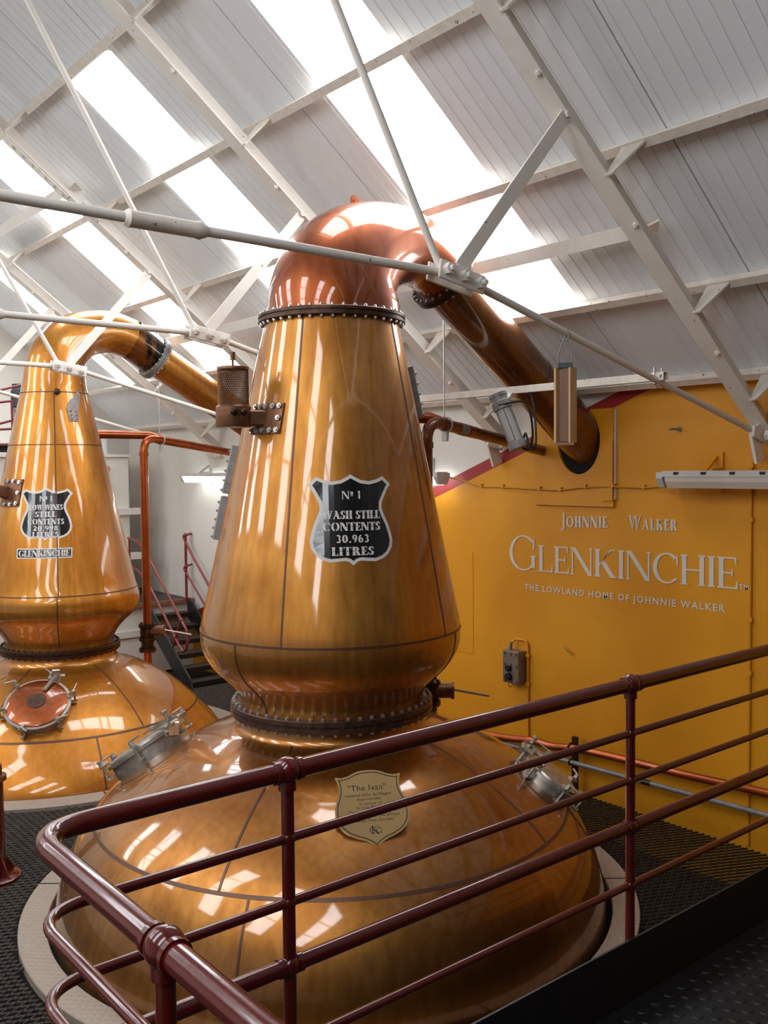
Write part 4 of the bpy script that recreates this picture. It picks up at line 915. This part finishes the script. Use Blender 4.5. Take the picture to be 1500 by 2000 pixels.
for z in (-1.52, -1.75, -1.98, -2.2): obj('clip', wbox(5.675, XW, 5.08, 5.12, z - .012, z + .012), 'yellow', cd)
cv = thing('conduit', 'tall yellow conduit up the wall beside the last letter of the sign', 'conduit', V(5.69, 3.185, -2.49))
bm = bmesh.new(); cyl(bm, V(5.686, 3.185, -2.49), V(5.686, 3.185, .02), .011, 10); obj('pipe', bm, 'yellow', cv, True)
for z in (-1.35, -.35, -1.0, .0): obj('clip', wbox(5.672, XW, 3.165, 3.205, z - .014, z + .014), 'yellow', cv)
cb = thing('wall_cable', 'thin yellow cable clipped along the wall between two strip lamps', 'cable', V(5.69, 5, -.15))
cp = [(5.56, 6.02, -.06), (5.66, 5.86, -.10), (5.688, 5.62, -.155), (5.688, 5.37, -.160), (5.66, 4.95, -.172), (5.66, 4.74, -.175), (5.66, 4.50, -.152), (5.66, 4.25, -.145), (5.688, 4.0, -.150), (5.66, 3.80, -.130), (5.60, 3.73, -.09)]
bm = bmesh.new(); tube(bm, catmull([V(*q) for q in cp], 5), .0065, 8); obj('cord', bm, 'cable_y', cb, True)
for q in cp[2:9]: obj('clip', wbox(q[0] - .012, XW, q[1] - .012, q[1] + .012, q[2] - .008, q[2] + .022), 'yellow', cb)
hk = thing('wall_hook', 'small steel hook on the yellow wall above the strip lamp', 'hook', V(5.69, 3.72, .255))
bm = bmesh.new(); tube(bm, [V(5.70, 3.72, .255), V(5.62, 3.72, .255), V(5.60, 3.735, .25)], .008, 8); obj('shank', bm, 'grey', hk, True); bm = bmesh.new(); cyl(bm, V(5.70, 3.72, .255), V(5.69, 3.72, .255), .018, 12); obj('rose', bm, 'grey', hk)
tr = thing('wall_tear', 'small torn flap of paint film on the yellow wall', 'flap', V(5.69, 4.7, -1.42))
bm = bmesh.new(); q = [V(5.697, 4.75, -1.395), V(5.697, 4.64, -1.45), V(5.67, 4.645, -1.43), V(5.69, 4.72, -1.395)]; lo = [bm.verts.new(p) for p in q]; hi = [bm.verts.new(p - Vector((.003, 0, .002))) for p in q]; bm.faces.new(lo); bm.faces.new(hi[::-1]); [bm.faces.new((lo[i], lo[(i + 1) % 4], hi[(i + 1) % 4], hi[i])) for i in range(4)]; obj('flap', bm, 'wood_pale', tr)
bm = bmesh.new(); bm.faces.new([bm.verts.new(p) for p in (V(5.6985, 4.745, -1.40), V(5.6985, 4.70, -1.415), V(5.6985, 4.65, -1.45), V(5.6985, 4.70, -1.43))]); obj('slit', bm, 'void', tr)

def batten(y0, y1, lit, lab, mount, xc=5.52):
    root = thing('strip_lamp', lab, 'lamp', V(xc, (y0 + y1) / 2, -.09)); prof = [(-.075, .045), (-.075, .010), (-.06, -.015), (-.035, -.05), (.035, -.05), (.06, -.015), (.075, .010), (.075, .045), (.05, .055), (-.05, .055)]
    def ext(P, ya, yb, bev=.0):
        bm = bmesh.new(); a = [bm.verts.new(V(xc + x, ya, -.09 + z)) for x, z in P]; b = [bm.verts.new(V(xc + x, yb, -.09 + z)) for x, z in P]; bm.faces.new(a); bm.faces.new(b[::-1])
        for i in range(len(P)): j = (i + 1) % len(P); bm.faces.new((a[i], a[j], b[j], b[i]))
        return bm
    obj('housing', ext([(-.078, .02), (-.078, .045), (-.05, .06), (.05, .06), (.078, .045), (.078, .02)], y0, y1), 'lamp_body', root)
    obj('diffuser', ext([(-.074, .02), (-.066, -.012), (-.04, -.055), (.04, -.055), (.066, -.012), (.074, .02)], y0 + .03, y1 - .03), 'lamp_on' if lit else 'diffuser', root)
    for y in (y0, y1): obj('end_cap', ext([(-.076, .05), (-.076, .01), (-.06, -.02), (-.042, -.052), (.042, -.052), (.06, -.02), (.076, .01), (.076, .05)], y - .012, y + .035), 'lamp_body', root)
    for k in range(7): 
        bm = wbox(xc - .081, xc - .06, y0 + .12 + k * (y1 - y0 - .24) / 6 - .018, y0 + .12 + k * (y1 - y0 - .24) / 6 + .018, -.056, -.038); obj('clip', bm, 'black' if not lit else 'lamp_body', root)
    for y in (y0 + .30, y1 - .30):
        bm = bmesh.new(); bar(bm, V(XW - .01, y, -.16), V(XW - .01, y, .09), .035, .02); bar(bm, V(XW - .02, y + .03, .06), V(xc + .03, y + .03, -.03), .03, .02); bar(bm, V(XW - .02, y, -.02), V(xc + .04, y, -.03), .03, .02); obj('mount', bm, mount, root)
batten(2.25, 3.70, False, 'unlit strip lamp on the yellow wall above the sign', 'yellow')
batten(5.93, 7.45, True, 'lit strip lamp end showing beside the larger still at the red band', 'lamp_body', 5.53)
batten(9.10, 10.55, True, 'lit strip lamp on the white wall above the black steps', 'lamp_body')

# hanging things near the wall
ub = thing('channel_bar', 'white channel bar slung between the tie rods in front of the duct', 'beam', V(4.534, 3.1, .5))
bm = bmesh.new(); bar(bm, V(4.534, 3.05, .520), V(4.534, 5.45, .520), .042, .004); [bar(bm, V(4.534 + s * .02, 3.05, .498), V(4.534 + s * .02, 5.45, .498), .004, .042) for s in (1, -1)]; obj('channel', bm, 'white_chip', ub)
for y in (3.10, 5.39):
    bm = bmesh.new(); tube(bm, [V(4.50, y, .55), V(4.50, y, .46), V(4.534, y, .44), V(4.57, y, .46), V(4.57, y, .55)], .005, 6); obj('u_bolt', bm, 'steel', ub)
bl = thing('bulkhead_lamp', 'grey tubular bulkhead lamp with bulb, hanging from the channel bar', 'lamp', V(4.5, 4.2, .3))
l0, l1 = V(4.44, 4.23, .455), V(4.50, 4.10, .10); ld = (l1 - l0).normalized(); ls, lu, _ = frame_of(ld); Lq = lambda t_, a=0, b=0: l0 + ld * t_ + ls * a + lu * b
bm = bmesh.new(); tube(bm, [Lq(-.02), Lq(0), Lq(.0), Lq(.03), Lq(.035), Lq(.085), Lq(.09)], [.06, .06, .056, .056, .062, .062, .05], 24); obj('head', bm, 'grey', bl, True)
bm = bmesh.new(); tube(bm, [Lq(.30), Lq(.31), Lq(.36), Lq(.365)], [.05, .058, .058, .03], 24); obj('foot_cap', bm, 'grey', bl, True)
bm = bmesh.new()
for k in range(12): a0, a1 = -1.0 + k * .26, -1.0 + (k + 1) * .26; bm.faces.new([bm.verts.new(Lq(t_, .05 * math.cos(a), .05 * math.sin(a))) for t_, a in ((.09, a0), (.09, a1), (.30, a1), (.30, a0))])
obj('reflector', bm, 'lamp_body', bl, True)
bm = bmesh.new(); tube(bm, [Lq(.09), Lq(.13), Lq(.15), Lq(.19), Lq(.23), Lq(.25)], [.014, .014, .022, .032, .028, .004], 16); obj('bulb', bm, 'bulb', bl, True)
bm = bmesh.new()
for k in range(6): a = k * PI / 3 + .3; cyl(bm, Lq(.085, .056 * math.cos(a), .056 * math.sin(a)), Lq(.31, .056 * math.cos(a), .056 * math.sin(a)), .004, 6)
obj('guard', bm, 'grey', bl)
bm = bmesh.new(); bar(bm, V(4.53, 4.20, .495), Lq(.03, 0, .05), .03, .006); bar(bm, V(4.53, 4.25, .495), Lq(.05, 0, .05), .02, .006); obj('hanger', bm, 'lamp_body', bl)
bm = bmesh.new(); tube(bm, catmull([Lq(.06, .06, 0), V(4.50, 4.08, .42), V(4.52, 4.03, .34), V(4.53, 4.02, .20), V(4.53, 4.05, .12), V(4.53, 4.10, .13), V(4.53, 4.08, .22), V(4.53, 4.04, .12), V(4.54, 4.0, .16), V(4.54, 4.02, .40), V(4.534, 4.06, .495)], 5), .007, 8); obj('cable', bm, 'cable', bl, True)
wf = thing('timber_panel', 'narrow framed timber panel hanging on a wire from the tie rod', 'panel', V(3.75, 3.1, .1))
c0, c1 = Vector((3.75, 3.135)), None
fx = Vector((.55, -.83, 0)).normalized(); fy = Vector((.83, .55, 0)).normalized()
Wq = lambda a, z, b=0: V(3.74, 3.10, z) + fx * a + fy * b
for a in (-.036, .036):
    bm = bmesh.new(); bar(bm, Wq(a, .125), Wq(a, .50), .012, .05, 0); obj('stile', bm, 'wood_pale', wf)
bm = bmesh.new(); q = [Wq(-.03, .13), Wq(.03, .13), Wq(.03, .495), Wq(-.03, .495)]; lo = [bm.verts.new(p - fy * .006) for p in q]; hi = [bm.verts.new(p + fy * .006) for p in q]; bm.faces.new(lo); bm.faces.new(hi[::-1]); [bm.faces.new((lo[i], lo[(i + 1) % 4], hi[(i + 1) % 4], hi[i])) for i in range(4)]; obj('panel', bm, 'wood', wf)
bm = bmesh.new(); bar(bm, Wq(-.045, .118), Wq(.045, .118), .05, .014); obj('rail', bm, 'wood', wf)
bm = bmesh.new(); bar(bm, Wq(-.035, .512), Wq(.035, .512), .04, .025); obj('top_block', bm, 'cable', wf)
bm = bmesh.new(); [tube(bm, catmull([Wq(a, .515), Wq(a * 1.1, .57), V(3.74, 3.10, .66), V(3.74, 3.10 - .015, .70)], 5), .0035, 6) for a in (-.03, .03)]; tube(bm, [V(3.74, 3.10 + .026 * math.cos(k * PI / 8), .664 + .026 * math.sin(k * PI / 8)) for k in range(16)], .004, 6, closed=True); obj('wire', bm, 'grey', wf)

# ------------------------------------------------------------------ far end: platform, steps, washback, agitator
pf = thing('platform', 'white fronted platform with timber edge at the far end, behind the steps', 'platform', V(4, 11.5, -2.5))
obj('base_wall', wbox(1.2, XW - .005, 10.80, YB - .005, -2.5, -1.68), 'wall_white', pf); obj('ledge', wbox(1.2, XW - .005, 10.77, 10.82, -2.03, -1.95), 'wall_white', pf)
obj('decking', wbox(1.2, XW - .005, 10.80, YB - .005, -1.68, -1.635), 'board', pf); obj('edge_strip', wbox(1.2, XW - .005, 10.74, 10.80, -1.67, -1.625), 'wood', pf)
sx0, sx1 = 5.03, 5.60
sp = thing('staircase', 'black steel steps with red handrails climbing to the far platform', 'stairs', V(5.3, 9.7, -2.5))
for x in (sx0, sx1):
    bm = bmesh.new(); q = [(9.58, -2.5), (9.74, -2.5), (10.80, -1.66), (10.80, -1.84), (10.80, -1.64), (10.62, -1.64)]
    q = [(9.56, -2.5), (9.80, -2.5), (10.735, -1.845), (10.735, -1.64), (10.64, -1.64), (9.62, -2.37)]
    lo = [bm.verts.new(V(x - .012, y, z)) for y, z in q]; hi = [bm.verts.new(V(x + .012, y, z)) for y, z in q]; bm.faces.new(lo); bm.faces.new(hi[::-1]); [bm.faces.new((lo[i], lo[(i + 1) % 6], hi[(i + 1) % 6], hi[i])) for i in range(6)]; obj('stringer', bm, 'black', sp)
for y, z in ((9.68, -2.44), (9.87, -2.31), (10.06, -2.18), (10.25, -2.045), (10.44, -1.91), (10.63, -1.78)):
    bm = wbox(sx0 + .012, sx1 - .012, y, y + .20, z - .012, z); box(bm, (sx0 + .012, y - .004, z - .05 + E), (sx1 - .012, y + .006, z + E)); tdo = obj('tread', bm, 'black', sp)
    bm = wbox(sx0 + .014, sx1 - .014, y + .008, y + .196, z, z + .003); obj('anti_slip_pad', bm, 'board', tdo)
hx = 5.04
top = [(11.24, -.846), (11.01, -.86), (10.83, -.933), (10.59, -1.106), (9.834, -1.727), (9.713, -1.819), (9.68, -1.932), (9.721, -2.044), (9.798, -2.085), (9.897, -2.034), (10.009, -1.935), (10.607, -1.431), (10.886, -1.266), (11.05, -1.22), (11.24, -1.215)]
bm = bmesh.new(); tube(bm, [V(hx, y, z) for y, z in top], .016, 12); obj('handrail', bm, 'red_light', sp, True)
bm = bmesh.new(); cyl(bm, V(hx, 9.834, -1.727), V(hx, 10.12, -2.15), .014, 10); sphere(bm, V(hx, 9.834, -1.727), .028, 10); sphere(bm, V(hx, 9.99, -1.95), .024, 10); obj('rail_post', bm, 'red_light', sp, True)
bm = bmesh.new(); cyl(bm, V(hx, 11.2, -1.64), V(hx, 11.2, -.845), .014, 10); obj('rail_post', bm, 'red_light', sp, True)
hx = 5.60
bm = bmesh.new(); tube(bm, bend([V(XW - .01, 10.78, -.80), V(hx + .02, 10.79, -.815), V(hx, 10.84, -.835), V(hx, 10.60, -1.06), V(hx, 9.85, -1.68)], .06, 6), .016, 12); tube(bm, bend([V(XW - .01, 10.78, -1.19), V(hx + .02, 10.79, -1.21), V(hx, 10.84, -1.24), V(hx, 10.60, -1.42), V(hx, 9.95, -1.92)], .06, 6), .014, 12); obj('handrail', bm, 'red_light', sp, True)
bm = bmesh.new(); cyl(bm, V(hx, 10.77, -1.63), V(hx, 10.77, -.80), .017, 12); sphere(bm, V(hx, 10.77, -.815), .028, 10); sphere(bm, V(hx, 10.77, -1.215), .026, 10); cyl(bm, V(hx, 10.77, -1.63), V(hx, 10.77, -1.61), .05, 12); obj('rail_post', bm, 'red_light', sp, True)
wb = thing('washback', 'tall white box tank standing on the far platform, between the stills', 'tank', V(4.2, 11.8, -1.63))
obj('casing', bevel(wbox(2.4, 5.19, 11.5, 12.5, -1.635, .18), .01), 'wall_white', wb); obj('lid', wbox(2.38, 5.21, 11.48, 12.5, .18, .215), 'wall_white', wb)
for z, x1 in ((-.52, 5.32), (-1.10, 5.32)): obj('shelf', wbox(5.0, x1, 11.42, 11.6, z - .04, z + .04), 'silver_paint', wb)
bm = bmesh.new(); cyl(bm, V(4.92, 11.6, .2), V(4.92, 11.6, .46), .04, 16); cyl(bm, V(4.92, 11.6, .2), V(4.92, 11.6, .225), .07, 16); obj('vent_pipe', bm, 'lamp_body', wb, True)
bm = bmesh.new(); cyl(bm, V(4.87, 11.47, .03), V(4.87, 11.42, .03), .04, 14); obj('round_knob', bm, 'wood_pale', wb, True)
bb = thing('support_beam', 'black steel beam running behind the smaller still at head height', 'beam', V(3.5, 10.98, .26)); bm = bmesh.new(); [box(bm, a, b) for a, b in (((2.2, 10.9, .225 + E), (4.25, 11.02, .24 + E)), ((2.2, 10.955, .24 + E), (4.25, 10.965, .29 + E)), ((2.2, 10.9, .29 + E), (4.25, 11.02, .305 + E)))]; obj('web', bm, 'black', bb)
obj('post', wbox(4.21, 4.25, 10.93, 10.99, -1.635, .225), 'black', bb); obj('post', wbox(2.2, 2.24, 10.93, 10.99, -1.635, .225), 'black', bb); obj('cap_strip', wbox(2.2, 4.25, 10.92, 11.0, .305, .325), 'wood', bb)
ag = thing('agitator_motor', 'grey motor and gearbox standing above the black beam behind the smaller still', 'motor', V(3.62, 10.97, .325))
mc = (3.655, 10.97)
bm = bmesh.new(); lathe(bm, [(.325, .01), (.325, .11), (.345, .11), (.345, .075), (.50, .07), (.50, .10), (.53, .10), (.53, .01)], mc, 20); obj('pedestal', bm, 'grey', ag, True)
bm = bmesh.new(); lathe(bm, [(.53, .01), (.53, .072), (.70, .072), (.70, .09), (.73, .09), (.73, .01)], mc, 20); obj('gearbox', bm, 'grey', ag, True)
bm = bmesh.new(); lathe(bm, [(.73, .01), (.73, .085), (.75, .095), (.93, .095), (.95, .085), (.97, .07), (.98, .01)], mc, 24); [box(bm, (mc[0] + .09 * math.cos(k * PI / 12) - .006, mc[1] + .09 * math.sin(k * PI / 12) - .006, .75 + E), (mc[0] + .105 * math.cos(k * PI / 12) + .006, mc[1] + .105 * math.sin(k * PI / 12) + .006, .92 + E)) for k in range(24)]; obj('motor', bm, 'motor', ag)
bm = wbox(mc[0] - .02, mc[0] + .11, mc[1] - .15, mc[1] - .08, .77, .88); obj('terminal_box', bevel(bm, .008), 'motor', ag); obj('sticker', wbox(mc[0] + .01, mc[0] + .05, mc[1] - .152, mc[1] - .15, .81, .85), 'orange', ag)
bm = bmesh.new(); lathe(bm, [(.985, .085), (1.0, .09), (1.0, .01)], mc, 20); cyl(bm, V(mc[0], mc[1], .97), V(mc[0], mc[1], .99), .02, 8); obj('rain_cap', bm, 'motor', ag, True)
gr2 = thing('gantry_rail', 'thin red handrails of the gantry beside the agitator motor', 'railing', V(3.4, 10.6, .3))
for pts in ([(2.6, 10.6, .70), (3.318, 10.6, .893), (3.60, 10.6, .975), (3.63, 10.6, .95), (3.64, 10.6, .33)], [(2.6, 10.6, .72), (3.30, 10.6, .759), (3.44, 10.6, .781)], [(2.6, 10.6, .38), (3.31, 10.6, .53), (3.62, 10.6, .62)], [(2.6, 10.6, .45), (3.31, 10.6, .466), (3.44, 10.6, .475)]):
    bm = bmesh.new(); tube(bm, [V(*q) for q in pts], .014, 10); obj('handrail', bm, 'red_light', gr2, True)
for x in (3.44, 2.7):
    bm = bmesh.new(); cyl(bm, V(x, 10.6, -1.6), V(x, 10.6, .79), .014, 10); obj('rail_post', bm, 'red_light', gr2, True)
fe = thing('fire_extinguisher', 'bright red fire extinguisher peeping out behind the smaller still', 'extinguisher', V(2.94, 9.9, -2.0))
bm = bmesh.new(); lathe(bm, [(-2.02, .01), (-2.02, .07), (-2.0, .075), (-1.62, .075), (-1.56, .05), (-1.53, .02), (-1.53, .005)], (2.92, 10.55), 24); obj('cylinder', bm, 'fire_red', fe, True)
bm = bmesh.new(); cyl(bm, V(2.92, 10.55, -1.54), V(2.92, 10.55, -1.49), .02, 10); bar(bm, V(2.92, 10.55, -1.49), V(3.02, 10.52, -1.46), .02, .02); obj('valve_head', bm, 'cable', fe)
obj('cradle', wbox(2.80, 3.04, 10.44, 10.66, -2.5, -2.02), 'black', fe)

# oxblood bollard at the edge of the frame
bo = thing('bollard', 'dark red steel bollard with brass collar standing on the grating', 'bollard', V(1.75, 5.92, -2.5)); bc = (1.745, 5.925)
bm = bmesh.new(); lathe(bm, [(-2.49, .062), (-1.88, .062)], bc, 28); obj('shaft', bm, 'red', bo, True)
bm = bmesh.new(); lathe(bm, [(-2.5, .01), (-2.5, .15), (-2.482, .15), (-2.478, .145), (-2.478, .01)], bc, 32); obj('base_plate', bm, 'red', bo, True)
bm = bmesh.new(); lathe(bm, [(-1.885, .06), (-1.885, .082), (-1.855, .082), (-1.855, .056), (-1.79, .056), (-1.79, .045), (-1.85, .045)], bc, 28); obj('collar', bm, 'bronze', bo, True)
for k in range(4):
    a = k * PI / 2 + .35; d = Vector((math.cos(a), math.sin(a), 0)); s_ = Vector((-d.y, d.x, 0)) * .005; b0 = V(bc[0], bc[1], 0); bm = bmesh.new()
    q = [b0 + d * .06 + Vector((0, 0, -2.478)), b0 + d * .14 + Vector((0, 0, -2.478)), b0 + d * .06 + Vector((0, 0, -2.34))]; lo = [bm.verts.new(p + s_) for p in q]; hi = [bm.verts.new(p - s_) for p in q]; bm.faces.new(lo); bm.faces.new(hi[::-1]); [bm.faces.new((lo[i], lo[(i + 1) % 3], hi[(i + 1) % 3], hi[i])) for i in range(3)]; obj('gusset', bm, 'red', bo)
